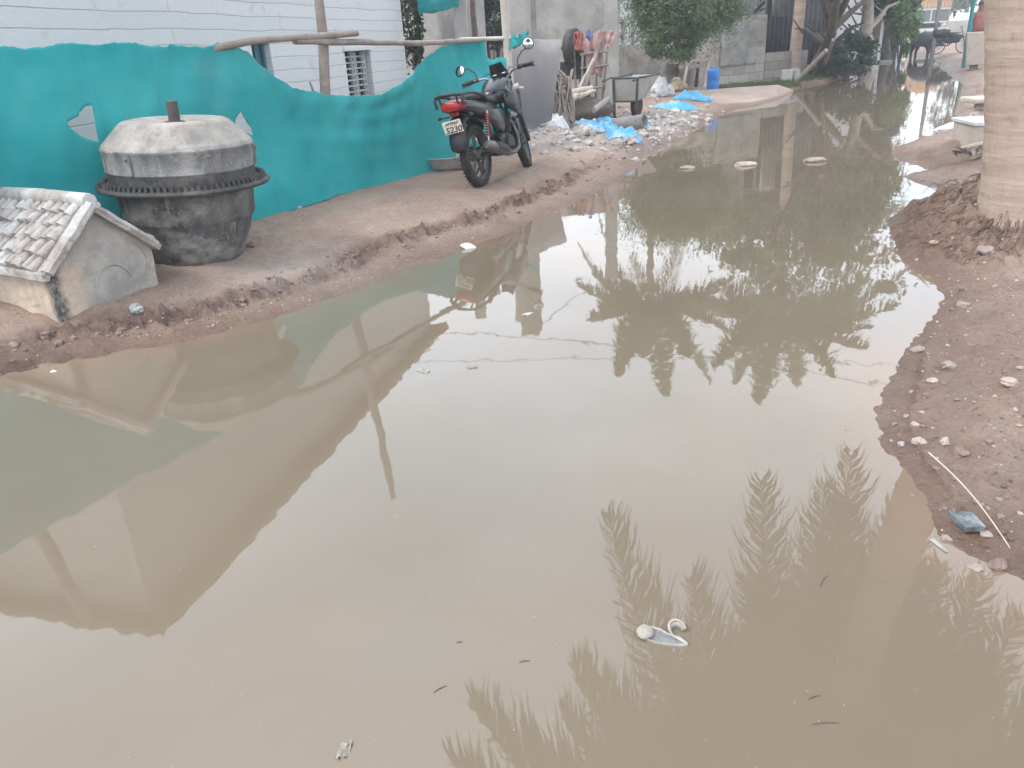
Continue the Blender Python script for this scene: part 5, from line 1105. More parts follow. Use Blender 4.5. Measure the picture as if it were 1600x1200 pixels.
scat(GR,2.1,3.2,.55,1.0,420,.002,.009,rb); scat(GR,1.75,2.4,.35,.5,220,.002,.007,rb); scat(GR,2.8,4.4,.5,.6,260,.004,.016,rb); scat(GR,4.2,7.2,.8,1.0,180,.006,.022,rb)
tag(GR.build('gravel','stone_pale'),'fine gravel scattered on the right bank','gravel',kind='stuff')
CL=MB(); scat(CL,1.95,3.0,.5,.9,240,.006,.022,rb); scat(CL,1.9,2.5,.4,.5,120,.005,.018,rb)
P_=[];
for k in range(330):
    s=rb.random(); i=min(int(s*17),16); a=shoreL[2+i]; b=shoreL[3+i]; t=rb.random(); x=a.x*(1-t)+b.x*t; y=a.y*(1-t)+b.y*t; P_.append((x-rb.uniform(.12,.6)*.85,y+rb.uniform(.12,.6)*.5))
H_=height(np.array([p[0] for p in P_]),np.array([p[1] for p in P_]))
for (x,y),h in zip(P_,H_):
    r=.007*(5)**(rb.random()**2); CL.blob((x,y,h+r*.2),(r,r*.8,r*.6),.45,rb.random()*50,1,rb.random()*3,smooth=False)
tag(CL.build('mud_clods','clod'),'small clods of churned dark mud along both banks','clods',kind='stuff')
stones=[(1437,690,.034,'stone_pale','round pale pitted stone above the end of the straw','stone'),(1408,694,.018,'stone_grey','small blue-grey stone left of the round pitted stone','stone'),(1431,662,.022,'stone_pale','pale lumpy stone just above the round pitted stone','stone'),(1417,649,.014,'stone','small brown stone nearest the water above the pitted stone','stone'),(1476,692,.022,'stone_pale','upright flaky pale stone right of the round pitted stone','stone'),(1500,708,.035,'clod','crumbly reddish mud lump beside the straw','mud lump'),
(1482,572,.04,'stone','flat reddish stone among the gravel on the right bank','stone'),(1457,595,.03,'stone_pale','pale wedge of stone left of the flat reddish stone','stone'),(1433,547,.035,'stone','dark muddy stone by the water below the bend','stone'),(1460,380,.045,'stone_pale','pale oblong stone below the root mound','stone'),(1427,352,.025,'stone','small brown stone at the water by the root mound','stone'),(1455,361,.022,'stone','little brown stone above the pale oblong one','stone'),(1575,600,.04,'stone_pale','pale flat stone near the right photo edge','stone'),(1525,890,.03,'stone','round muddy stone at the rim of the small pool','stone'),(1560,884,.028,'clod','low mud lump behind the small pool','mud lump'),(1478,842,.018,'stone','small brown stone left of the slate tile','stone'),(1540,836,.02,'stone','small brown stone under the slate tile','stone'),(1372,768,.01,'stone','tiny pebble at the waterline below the bend','stone'),(1425,776,.016,'clod','small dark clod at the water edge by the straw','mud lump'),
(1390,520,.02,'stone','small dark stone half in the water at the bend','stone'),(1505,475,.035,'stone','rough brown stone on the bank above the bend','stone'),(1540,395,.07,'stone','rounded stone half buried under the roots','stone'),(1515,285,.06,'stone','dark stone beside the palm foot','stone'),
(215,490,.045,'stone_grey','pointed grey stone between the model house and the water','stone'),(466,326,.04,'stone_grey','grey stone at the foot of the net right of the mixer drum','stone'),(478,338,.02,'stone','little brown stone below the grey stone by the net','stone'),(395,385,.05,'clod','brown lump against the base of the mixer drum','mud lump'),(230,665,.0,'',None,None)]
for i,(x,y,r,m,lb,ct) in enumerate(stones):
    if not r: continue
    p=G(x,y); stone_at(p,r*.82,lb,'mud_lump' if ct=='mud lump' else 'stone',m,i*2.3,ct,flatk=.95 if 'pointed' in lb or 'upright' in lb else .6,res=3,freq=1.1)
# many further pebbles, countable but alike
for _i,(_x,_y,_r,_m,_l) in enumerate([(985,225,.09,'stone_pale','angular white plaster chunk at the front of the rubble heap'),(1004,212,.08,'stone_pale','white plaster chunk right of the broken pipe'),(893,215,.06,'stone_grey','grey chunk at the left front of the rubble heap'),(1025,205,.05,'stone','brown chunk alone right of the rubble heap'),(878,196,.07,'stone_pale','pale chunk under the leaning slab corner'),(940,228,.05,'stone_pale','pale chunk in front of the flattened blue sheet')]): stone_at(G(_x,_y),_r,_l,'plaster_chunk',_m,_i*5.5+1,'chunk',freq=1.6,rough=.45)
PB=['stone','stone_pale','clod']
rb=random.Random(21); protos=[]
for k in range(8):
    mb=MB(); mb.blob((0,0,0),(1,rb.uniform(.6,.95),rb.uniform(.4,.65)),.32,k*4.1,2,0,smooth=False,freq=1.2); protos.append((mb,PB[k%3]))
cnt=0; meshes={}
for k in range(110):
    side=k%3
    if side: x,y=rb.uniform(1405,1600),rb.uniform(400,850)
    else: x,y=rb.uniform(420,960),0; 
    if not side: y=np.interp(x,[420,560,740,880,960],[480,440,375,318,270])-rb.uniform(4,60)
    p=G(x,y)
    if p.z<.01: continue
    mb,mm=protos[k%8]; r=.004+.012*rb.random()**2.5
    if k%8 not in meshes: o=mb.build('pebble',mm); meshes[k%8]=o
    else: o=meshes[k%8].copy(); COL.objects.link(o)
    o.location=(p.x,p.y,p.z+r*.2); o.scale=(r,r,r); o.rotation_euler=(0,0,rb.random()*6)
    tag(o,'small pebble on the right bank' if side else 'small pebble on the left bank','pebble','pebbles on the right bank' if side else 'pebbles on the left bank')
# stones in the water
for i,(x,y,r,lb) in enumerate([(1165,258,.13,'flat pale stone breaking the water, middle one of three'),(1272,252,.13,'flat muddy stone breaking the water below the big tree reflection, rightmost of three'),(1075,263,.09,'small stone breaking the water, leftmost of three'),(1325,671,.012,'tiny dark pebble in the water near the right bank')]):
    p=flat(x,y,0); mb=MB(); mb.blob((0,0,0),(r,r*.7,r*.3),.25,i*7+3,3,smooth=False,freq=1.1); o=mb.build('water_stone','stone_pale' if i==0 else 'stone'); o.location=(p.x,p.y,r*.05); tag(o,lb,'stone')
# slate tile, straw, leaf, sandal
def slate():
    p=G(1509,826); e_=MB(); T=Matrix.Translation(p+Vector((0,0,.022)))@Matrix.Rotation(R_(-6),4,'Z')@Matrix.Rotation(R_(9),4,'X')
    vs=[];fs=[];n=10
    e_.add([(-.04,.045,-.012),(.028,.038,-.012),(.042,-.028,-.012),(-.016,-.030,-.012),(-.04,.045,.010),(.028,.038,.010),(.042,-.028,.010),(-.016,-.030,.010)],[(3,2,1,0),(4,5,6,7),(0,1,5,4),(1,2,6,5),(2,3,7,6),(3,0,4,7)],False,T)
    tag(e_.build('slate_tile','slate',bevel=.003),'broken piece of blue-grey slate tile on wet mud beside the straw','tile')
slate()
a=G(1450,711);b=G(1576,862); mb=MB(); pts=[a.lerp(b,t)+Vector((.012*math.sin(t*3),.0,.012+.012*math.sin(t*3.1))) for t in np.linspace(0,1,14)]; mb.tube(pts,[.0035*(1-.4*t) for t in np.linspace(0,1,14)],6); tag(mb.build('straw','straw'),'long thin dry stalk lying across the mud behind the slate tile','stalk')
def sandal():
    p=flat(1036,996,0); e=empty('sandal',p,'worn white foam sandal curled up and floating in the puddle','sandal',rz=R_(-8))
    # footbed: curved strip with raised rim
    mb=MB(); out=[(-.062,.012),(-.052,.028),(-.03,.034),(-.005,.026),(.012,.012),(.03,.004),(.048,-.012),(.062,-.026),(.04,-.030),(.01,-.028),(-.02,-.022),(-.045,-.012)]; out=[(x*1.0,y*1.1) for x,y in out]
    n=len(out); c=(-.01,.0); vs=[(x,y,-.008) for x,y in out]+[(x,y,.006) for x,y in out]+[(c[0]+(x-c[0])*.86,c[1]+(y-c[1])*.8,.004) for x,y in out]+[(c[0]+(x-c[0])*.8,c[1]+(y-c[1])*.74,-.004) for x,y in out]
    fs=[]
    for k in range(3):
        for i in range(n): fs.append((k*n+i,k*n+(i+1)%n,(k+1)*n+(i+1)%n,(k+1)*n+i))
    mb.add(vs,fs,False); mb.build('sole_edge','foam_white',e,bevel=.0015)
    mb=MB(); mb.add([(c[0]+(x-c[0])*.82,c[1]+(y-c[1])*.76,-.0005+.001*(i%2)) for i,(x,y) in enumerate(out)],[tuple(range(n))]); mb.build('footbed','sole_grey',e,solid=.002)
    mb=MB(); mb.blob((-.046,.008,.008),(.022,.025,.013),.12,3,3); mb.build('toe_cap','foam_white',e)
    # curled strap loop standing on the right
    pts=[(.026,.002,.004),(.014,.018,.012),(.016,.036,.020),(.034,.046,.024),(.052,.038,.020),(.058,.022,.012)]; mb=MB(); mb.tube(pts,[.0035,.004,.0045,.0045,.004,.003],8,flat=.6); mb.build('strap','foam_white',e,sub=1)
    mb=MB(); vs=[];fs=[]
    for i,pp in enumerate(pts): vs+=[Vector(pp),Vector((.035+(pp[0]-.035)*.55,.026+(pp[1]-.026)*.5,.002))]
    for i in range(len(pts)-1): a=2*i; fs.append((a,a+2,a+3,a+1))
    mb.add(vs,fs,True); mb.build('lining','foam_white',e,solid=.002)
    mb=MB(); mb.tube([(.026,.002,.005),(.04,-.008,.006),(.060,-.024,.003)],[.004,.006,.004],8,flat=.6); mb.build('heel_edge','foam_white',e)
sandal()
def wrapper(px,py,r,label,seed,m='foam_white'):
    p=flat(px,py,0); mb=MB(); n=10; vs=[];fs=[]
    for i in range(n+1):
        for j in range(n+1):
            u=-1+2*i/n;v=-1+2*j/n; vs.append((u*r+v*r*.5,v*r*1.5,max(-.004,.011*mnoise.fractal(Vector((u*2.2+seed,v*2.2,seed)),1,2,3)+.001)))
    for i in range(n):
        for j in range(n): k=i*(n+1)+j; fs.append((k,k+n+1,k+n+2,k+1))
    mb.add(vs,fs,False); o=mb.build('floating_wrapper',m,solid=.001); o.location=p; o.rotation_euler=(0,0,seed); tag(o,label,'wrapper')
wrapper(538,1172,.014,'half sunk clear plastic wrapper floating near the bottom edge',.2)
wrapper(662,580,.02,'thin pale film floating right of the house reflection',1.2)
wrapper(738,574,.014,'tiny pale film floating beside the larger film',2.1)
wrapper(824,491,.018,'small white scrap floating left of the palm reflections',2.7,'sack_white')
for i,(x,y,l,a) in enumerate([(1287,908,.03,.9),(1290,1131,.03,0),(820,1034,.014,.1),(718,1004,.008,0),(1273,1090,.016,.3),(688,1077,.018,.6)]):
    p=flat(x,y,0); mb=MB(); mb.tube([(-l,0,.001),(0,.002,.002),(l,0,.001)],[.0009,.0012,.0007],5); o=mb.build('floating_twig','wood_dark'); o.location=p; o.rotation_euler=(0,0,a); tag(o,['slanting twig floating in the palm reflection','flat twig floating low in the palm reflection','short twig floating left of the sandal','tiny fleck floating farthest left of the sandal','dark stub floating below the right palm reflection','faint twig floating left of the drooping frond reflections'][i],'twig')
SP=MB(); rd_=random.Random(77)
for i in range(300):
    x,y=rd_.uniform(20,1560),300+900*rd_.random()**1.3; p=flat(x,y,0); 
    if float(sdist(np.array([p.x]),np.array([p.y]))[0][0])>-.08: continue
    r=rd_.uniform(.0008,.0022); SP.blob((p.x,p.y,0),(r,r*rd_.uniform(.4,1),.0012),.3,i,1,rd_.random()*3)
tag(SP.build('floating_specks','stone_pale'),'tiny pale specks and bits of chaff floating on the puddle','specks',kind='stuff')
p=flat(1466,853,0); mb=MB(); mb.add([(-.012,.03,.002),(.004,.035,.003),(.014,-.03,.002),(.004,-.038,.002)],[(0,3,2,1)]); o=mb.build('plastic_sliver','plaster_stain',solid=.001); o.location=p; tag(o,'pale plastic sliver lying in the shallow water left of the slate','scrap')
# ------------------------------------------------------------------ boundary walls and yard
W0=pol(azx(962,90),20.0); W1=G(1192,131); W1.z=0; W1=W1*1.05; Wc=G(1122,142); Wc.z=0; Wc=Wc*1.10
dW=(Wc-W0).normalized()
e=empty('ornate_wall',(0,0,0),'old stone boundary wall with a cast cement scroll grille on top, behind the barrow','wall')
wall('stone_base',None,W0,Wc,1.22,.28,'rough_wall',jag=.03,parent=e)
gm=MB(); Lw=(Wc-W0).length; n=Vector((dW.y,-dW.x,0)); ang=math.atan2(dW.y,dW.x)
for z in (1.25,1.52,1.80): gm.box(W0+dW*Lw/2-n*.12+Vector((0,0,z)),(Lw,.14,.05),(0,0,ang))
k=int(Lw/.30)
for i in range(k+1):
    p=W0+dW*Lw*i/k-n*.12; gm.box(p+Vector((0,0,1.52)),(.045,.10,.5),(0,0,ang))
    if i<k:
        for zc in (1.385,1.66):
            c=W0+dW*Lw*(i+.5)/k-n*.12+Vector((0,0,zc))
            for sg in (-1,1):
                pts=[]
                for t in np.linspace(0,4.9,16): r=.115*(1-t/6.5); pts.append(c+dW*(sg*(.065-.0)+sg*r*math.cos(t)*.55)+Vector((0,0,r*math.sin(t)*sg*.9)))
                gm.tube(pts,.018,6)
gm.build('scroll_grille','concrete',e)
wall('block_wall','rough cement block wall with a mossy patch behind the blue drum',Wc,W1,1.80,.3,'block_course',jag=.02)
# ragged plaster skin on the block wall
e_,n_=unit(Wc,W1),0; dB=e_[0]; nB=Vector((dB.y,-dB.x,0))
vs=[];fs=[];N1=30;N2=20;Lb=(W1-Wc).length
def pl(u,v): q=mnoise.fractal(Vector((u*3,v*3,7)),1,2,5); return Wc+dB*(u*Lb*.93)+nB*(.012+.06*abs(q))+Vector((0,0,.62+v*1.02))
for i in range(N1+1):
    for j in range(N2+1): vs.append(pl(i/N1,j/N2))
for i in range(N1):
    for j in range(N2):
        if mnoise.fractal(Vector((i*.11,j*.12,3)),1,2,3)*.6+.55-(.9 if i>24 else 0)*(j/N2<.5)-abs(j/N2-.55)*.6>0: k=i*(N2+1)+j; fs.append((k,k+N2+1,k+N2+2,k+1))
mb=MB(); mb.add(vs,fs,True); tag(mb.build('plaster_patch','moss_wall',solid=.03),'peeling mossy plaster still clinging to the block wall','plaster')
W2=W1+Vector((math.sin(R_(60)),math.cos(R_(60)),0))*.9; 
wall('return_wall','short end of the block wall running back beside the dark shed',W1+Vector((.02,.05,0)),W1+Vector((-.25,2.6,0)),1.78,.25,'block_course')
L0=G(1200,112); L0=pol(azx(1196,90),24.5); L1=pol(azx(1262,90),26.0)
wall('low_wall','low damp block wall under the dark corrugated shed',L0,L1,.85,.25,'block_course')
def corr(name,label,A,B,z0,z1,m,cat='sheet',amp=.03,per=.12,parent=None):
    A=Vector((A[0],A[1],0));B=Vector((B[0],B[1],0));d=(B-A).normalized();n=Vector((d.y,-d.x,0));L=(B-A).length; k=int(L/per*8); vs=[];fs=[]
    for i in range(k+1): s=L*i/k; o=n*amp*math.sin(s/per*2*math.pi); vs+=[A+d*s+o+Vector((0,0,z0)),A+d*s+o+Vector((0,0,z1+.02*math.sin(s*3)))]
    for i in range(k): a=2*i; fs.append((a,a+2,a+3,a+1))
    mb=MB(); mb.add(vs,fs,True); o=mb.build(name,m,parent,solid=.006)
    if label: tag(o,label,cat)
    return o
corr('corrugated_sheet','rusty pale corrugated sheet standing above the block wall',pol(azx(1140),23.0),pol(azx(1178),24.0),1.2,3.0,'corrugated')
e=empty('corrugated_shed',(0,0,0),'dark corrugated iron shed behind the slim palm trunk','shed')
corr('wall',None,pol(azx(1194),25.6),pol(azx(1236),26.6),.5,3.0,'corrugated_dark',parent=e,per=.2,amp=.05)
corr('wall',None,pol(azx(1236),26.6),pol(azx(1285),28.0),.4,3.0,'corrugated_dark',parent=e,per=.25,amp=.04)
a=pol(azx(1212),25.45); corr('light_panel',None,pol(azx(1205),25.3),pol(azx(1228),25.8),1.75,3.0,'corrugated',parent=e,per=.2,amp=.05)
mb=MB(); q=pol(azx(1240),27.2,3.05); mb.box(q,(3.4,2.6,.08),(0,.06,-.4)); mb.build('roof','corrugated_dark',e)
# sandy concrete ramp
mb=MB(); P4=[flat(1095,161,.09),flat(1130,163,.07),flat(1178,160,.05),flat(1215,151,.03),flat(1240,141,.03),flat(1214,135,.2),flat(1160,138,.22),flat(1110,142,.24),flat(1072,146,.22)]
poly_=[(p.x,p.y) for p in P4]; vs=[(x,y,-.05) for x,y in poly_]+[(p.x,p.y,p.z+.03) for p in P4]; n=len(P4)
mb.add(vs,[tuple(range(n,2*n))]+[(i,(i+1)%n,n+(i+1)%n,n+i) for i in range(n)]); tag(mb.build('sandy_ramp','sand',bevel=.03),kind='structure')
# grass strip
def grass(pts,n,h,label,seed):
    r=np.random.default_rng(seed); P=np.array([[p.x,p.y] for p in pts]); k=r.integers(0,len(P)-1,n); t=r.random(n)[:,None]; Q=P[k]*(1-t)+P[k+1]*t+r.normal(size=(n,2))*.16
    z=height(Q[:,0],Q[:,1]); a=r.random(n)*6.28; hh=h*r.uniform(.4,1.3,n); w=.012
    b=np.stack([Q[:,0],Q[:,1],z],1); s=np.stack([np.cos(a)*w,np.sin(a)*w,0*a],1); tp=b+np.stack([r.normal(size=n)*h*.5,r.normal(size=n)*h*.5,hh],1)
    tag(quads_obj('grass',np.stack([b-s,b+s,tp],1).reshape(-1,3),'grass',k=3),label,'grass',kind='stuff')
grass([G(1125,140),G(1160,136),G(1200,134),G(1235,130)],5000,.09,'strip of short grass at the foot of the block wall',3)
grass([G(1232,128),G(1262,122),G(1300,116)],1800,.09,'sparse weeds round the big tree roots',4)
# table with splayed legs, drum
def table():
    p=G(1090,141); k=px_m(p); e=empty('wooden_table',p+Vector((0,.3,0)),'rough wooden work table with splayed legs beside the blue drum','table',rz=R_(20))
    H=43/k; Wd=66/k
    mb=MB(); mb.box((.0,.15,H),(Wd,.5,.04),jit=.01); mb.box((-.05,-.05,H-.10),(Wd*.9,.05,.09)); mb.build('tabletop','wood_grey',e)
    for x,x2,y in ((-Wd*.42,-Wd*.28,-.1),(Wd*.22,Wd*.32,-.1),(-Wd*.3,-Wd*.3,.4),(Wd*.3,Wd*.3,.4)):
        mb=MB(); mb.tube([(x,y,-.02),(x2,y*.8,H-.02)],[.045,.035],6); mb.build('leg','wood_pale' if y<0 else 'wood_dark',e)
    mb=MB(); mb.box((-.05,-.1,.03),(Wd*.7,.06,.05)); mb.build('stretcher','wood_grey',e)
table()
def stool():
    p=G(1050,132); k=px_m(p); e=empty('wooden_trestle',p+Vector((0,.4,0)),'broken plank trestle under the hanging bush left of the table','trestle',rz=R_(10))
    for x in (-.28,0.05): mb=MB(); mb.tube([(x,0,0),(x+.05,0,.62)],[.05,.045],5); mb.build('leg','wood_pale' if x>0 else 'wood_dark',e)
    mb=MB(); mb.box((-.1,.15,.62),(.8,.4,.04)); mb.build('board','wood_dark',e)
stool()
def drum():
    p=G(1114,143); k=px_m(p); H=35/k; r=9.6/k; e=empty('blue_drum',p+Vector((0,r*.4,0)),'bright blue plastic drum standing at the table leg','drum')
    mb=MB(); loft_=[(r*.86,0),(r*.97,.02),(r,.05),(r,H*.45),(r*.975,H*.47),(r,H*.49),(r,H*.85),(r*.93,H*.93),(r*.6,H*.97),(0,H*.97)]
    mb.lathe(loft_,28); mb.build('body','blue_drum',e)
    mb=MB(); mb.lathe([(r*.3,H*.96),(r*.3,H*1.02),(0,H*1.02)],16,T=Matrix.Translation((r*.35,0,0))); mb.build('cap','blue_drum',e)
    mb=MB(); mb.tube([(-r*.6,0,H*.95),(-r*.3,0,H*1.03),(0,0,H*.98)],.015,8); mb.build('handle','blue_drum',e)
drum()
# creeper bush over the wall
c=at(1068,15,21.9)
e=empty('hanging_bush',(c.x+.1,c.y+.6,hz(c.x,c.y)),'dense green leafy bush hanging over the boundary wall above the trestle','bush'); g=np.array(e.location)
mb=MB(); branchy(mb,Vector((0,0,-.1)),Vector((0,.1,2.6)),.09,10,4,length=1.2); mb.build('trunk','bark',e)
V=np.concatenate([leafcloud(np.array(at(1062,2,18.6))-g,(1.15,.7,.9),80,30000,.03,.3,31),leafcloud(np.array(at(1050,66,18.4))-g,(.55,.35,.45),30,10000,.03,.22,32),leafcloud(np.array(at(1100,4,18.8))-g,(.75,.5,.75),36,11000,.032,.22,33),leafcloud(np.array(at(1018,12,18.8))-g,(.42,.4,.5),24,6500,.032,.22,34)])
quads_obj('foliage',V,'leaf',e)
# white painted house far behind and its neighbours
def boxhouse(name,label,px0,px1,D0,D1,h,m,depth=4,roofm='roof_tile',cat='house',door=None,win=None,rise=.9):
    A=pol(azx(px0),D0);B=pol(azx(px1),D1); d,L=unit(A,B); n=Vector((d.y,-d.x,0)); e=empty(name,A,label,cat,rz=math.atan2(d.y,d.x))
    mb=MB(); mb.box((L/2,depth/2,h/2-.1),(L,depth,h+.2)); mb.build('wall',m,e)
    mb=MB(); o=.3; mb.add([(-o,-o,h),(L+o,-o,h),(L+o,depth+o,h),(-o,depth+o,h),(L*.2,depth/2,h+rise),(L*.8,depth/2,h+rise),(-o,-o,h-.08),(L+o,-o,h-.08),(L+o,depth+o,h-.08),(-o,depth+o,h-.08)],[(0,1,5,4),(1,2,5),(2,3,4,5),(3,0,4),(0,6,7,1),(1,7,8,2),(2,8,9,3),(3,9,6,0),(6,9,8,7)]); mb.build('roof',roofm,e)
    for k,(a,b,z0,z1,mm,nm) in enumerate(door or []):
        mb=MB(); mb.box((a*L+(b-a)*L/2,-.02,(z0+z1)/2),((b-a)*L,.06,z1-z0)); mb.build(nm,mm,e)
        if nm=='window':
            pass
    return e
boxhouse('white_wall_house','white washed house with a stained wall behind the pale trunked tree',1290,1384,31.5,37.5,3.0,'white_paint',5,door=[(.78,.9,.0,2.0,'wood_dark','door')])
boxhouse('yard_house','pale house showing through gaps behind the scroll grille and bush',940,1150,27,29,3.0,'white_paint',4)
boxhouse('gate_house','pale blue porch with upright bars left of the truck',1383,1412,40,44,2.9,'tarp_pale',3,door=[(.1,.18,.3,2.6,'white_paint','bar'),(.4,.48,.3,2.6,'white_paint','bar'),(.7,.78,.3,2.6,'white_paint','bar')])
# big rooted tree with leaning planks
tb=G(1283,116); 
tt=at(1312,-10,22.5); e=empty('rooted_tree',tb,'big dark tree with spreading roots and leaning branches beside the puddle','tree')
mb=MB(); branchy(mb,Vector((0,0,-.1)),Vector(tt)-tb,.19,6,12,length=1.6)
for i in range(16):
    a=random.uniform(2.2,6.8); l=random.uniform(.5,1.2); mb.tube([(0,0,random.uniform(.2,.9)),(math.cos(a)*l*.4,math.sin(a)*l*.4,.2),(math.cos(a)*l,math.sin(a)*l,-.08)],[.07,.06,.03],7)
top_=Vector(tt)-tb
for i in range(7): a=random.uniform(0,6.28); mb.tube([top_*.55,top_*.8+Vector((math.cos(a)*.3,math.sin(a)*.4,.3)),top_+Vector((math.cos(a)*1.1,math.sin(a)*1.3,1.6))],[.09,.07,.04],7)
mb.tube([Vector((0,0,1.0)),Vector((.9,.3,1.7)),Vector((1.7,.6,2.3))],[.09,.07,.04],7)
mb.build('trunk','bark',e)
V=np.concatenate([leafcloud(top_+Vector((.2,.5,2.4)),(2.3,2.0,1.4),46,5200,.085,.2,51),leafcloud(top_+Vector((-1.6,.8,1.5)),(1.4,1.2,.9),24,2200,.085,.2,52)]); quads_obj('crown',V,'leaf',e)
stick('leaning_plank','grey plank leaning from the ground up against the big tree',G(1243,131)+Vector((0,0,.05)),at(1292,78,23.0),.055,'wood_grey','plank',jit=0)
stick('leaning_plank','second steeper plank leaning on the big tree',G(1282,117),at(1302,62,23.2),.05,'wood_grey','plank',jit=0)
for i,(x,y,lb) in enumerate([(1228,128,'upright pale cement block near the palm foot'),(1240,124,'second pale cement block tucked behind the upright one'),(1250,112,'white chunk of cement among the tree roots')]):
    p=G(x,y); mb=MB(); mb.box((p.x,p.y,p.z+.13),(.26,.22,.34-.08*i),(random.uniform(-.2,.2),random.uniform(-.2,.2),i*.7),jit=.015); tag(mb.build('cement_block','block_pale',bevel=.01),lb,'block')
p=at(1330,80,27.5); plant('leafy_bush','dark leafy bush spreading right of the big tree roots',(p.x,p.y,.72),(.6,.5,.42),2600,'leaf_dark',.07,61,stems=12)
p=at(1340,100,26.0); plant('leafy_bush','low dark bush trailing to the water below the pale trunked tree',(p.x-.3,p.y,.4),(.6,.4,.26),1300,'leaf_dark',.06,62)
pb_=ground_pt(azx(1362,60),31.5); tree('pale_trunk_tree','tree with a pale peeling trunk before the white washed house','tree',pb_,at(1352,-40,31.5),.28,[(at(1335,-60,31.5)+Vector((0,0,1.2)),(1.7,1.6,1.4))],m='leaf',bark='bark_pale',seed=5,nb=7,nleaf=7000,size=.11,nclump=50,length=2.0)
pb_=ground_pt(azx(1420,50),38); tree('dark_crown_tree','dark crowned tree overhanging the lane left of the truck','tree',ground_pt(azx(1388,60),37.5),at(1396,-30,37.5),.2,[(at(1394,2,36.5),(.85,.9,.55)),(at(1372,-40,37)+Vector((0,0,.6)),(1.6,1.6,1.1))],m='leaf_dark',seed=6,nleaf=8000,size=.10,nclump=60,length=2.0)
p=at(1410,56,35); plant('green_shrub','bright green feathery shrub standing left of the black buffalo',(p.x,p.y,1.1),(.5,.5,.8),4200,'leaf_light',.08,63,stems=12)
tree('yard_tree','broad green tree in the yard behind the block wall','tree',ground_pt(15.5,28.5),ground_pt(15.5,28.5)+Vector((0,0,3.2)),.2,[(pol(15.5,28.5,3.7),(2.9,2.2,1.5)),(pol(12.2,29,3.0),(2.0,1.8,1.1))],seed=8,nleaf=9000,size=.11,nclump=70,length=2)
tree('yard_tree','bushy tree between the dark shed and the white washed house','tree',ground_pt(21,31),ground_pt(21,31)+Vector((0,0,3.4)),.22,[(pol(21.0,31,4.0),(2.9,2.4,1.5)),(pol(22.0,31,4.0),(1.6,2,1.2))],seed=9,nleaf=9000,size=.12,nclump=70,length=2)
for i,(az,D,z,r,m,lb) in enumerate([(23.6,58,4.4,(2.4,3,3.0),'leaf_far','far bushy tree left of the truck roof'),(29.3,72,5.0,(2.2,3,3.2),'leaf_far','pale far tree above the lane behind the red clad person'),(30.8,64,4.8,(2.4,3,3.6),'leaf_far','pale far tree at the right of the lane'),(27.2,98,2.6,(2.6,3,1.6),'leaf_far','hazy tree at the very end of the lane'),(33.5,50,4.5,(3.4,3,3.4),'leaf_far','green tree hidden behind the near palm trunk')]):
    b=ground_pt(az,D); tree('far_tree',lb,'tree',b,b+Vector((.3,0,z)),.28,[((b.x,b.y,z+.6),r)],m=m,bark='bark_pale',seed=20+i,nleaf=4200,size=.20,nclump=34,nb=6,length=2.2,spread=.2)
def far_wall(): wall('lane_wall','low pale wall crossing the end of the lane',pol(azx(1468),84),pol(azx(1560),80),1.35,.3,'concrete')
far_wall()
# stepping slabs at the far waterline
for i,(x,y,lb) in enumerate([(1378,84,'upper flat doorstep slab by the white washed house'),(1377,99,'lower flat slab at the far waterline')]):
    p=G(x,y); mb=MB(); mb.box((p.x,p.y,p.z+.06),(.75,.45,.12),(0,0,-.3),jit=.02); tag(mb.build('step_slab','block_pale',bevel=.015),lb,'slab')
# pole mirrored in the water
p=ground_pt(azx(1460,60),40); mb=MB(); mb.box((p.x,p.y,1.75),(.12,.11,3.6),taper=.85); tag(mb.build('lane_pole','concrete_dark'),'slim grey post between the buffalo and the cart, mirrored in the puddle','post')
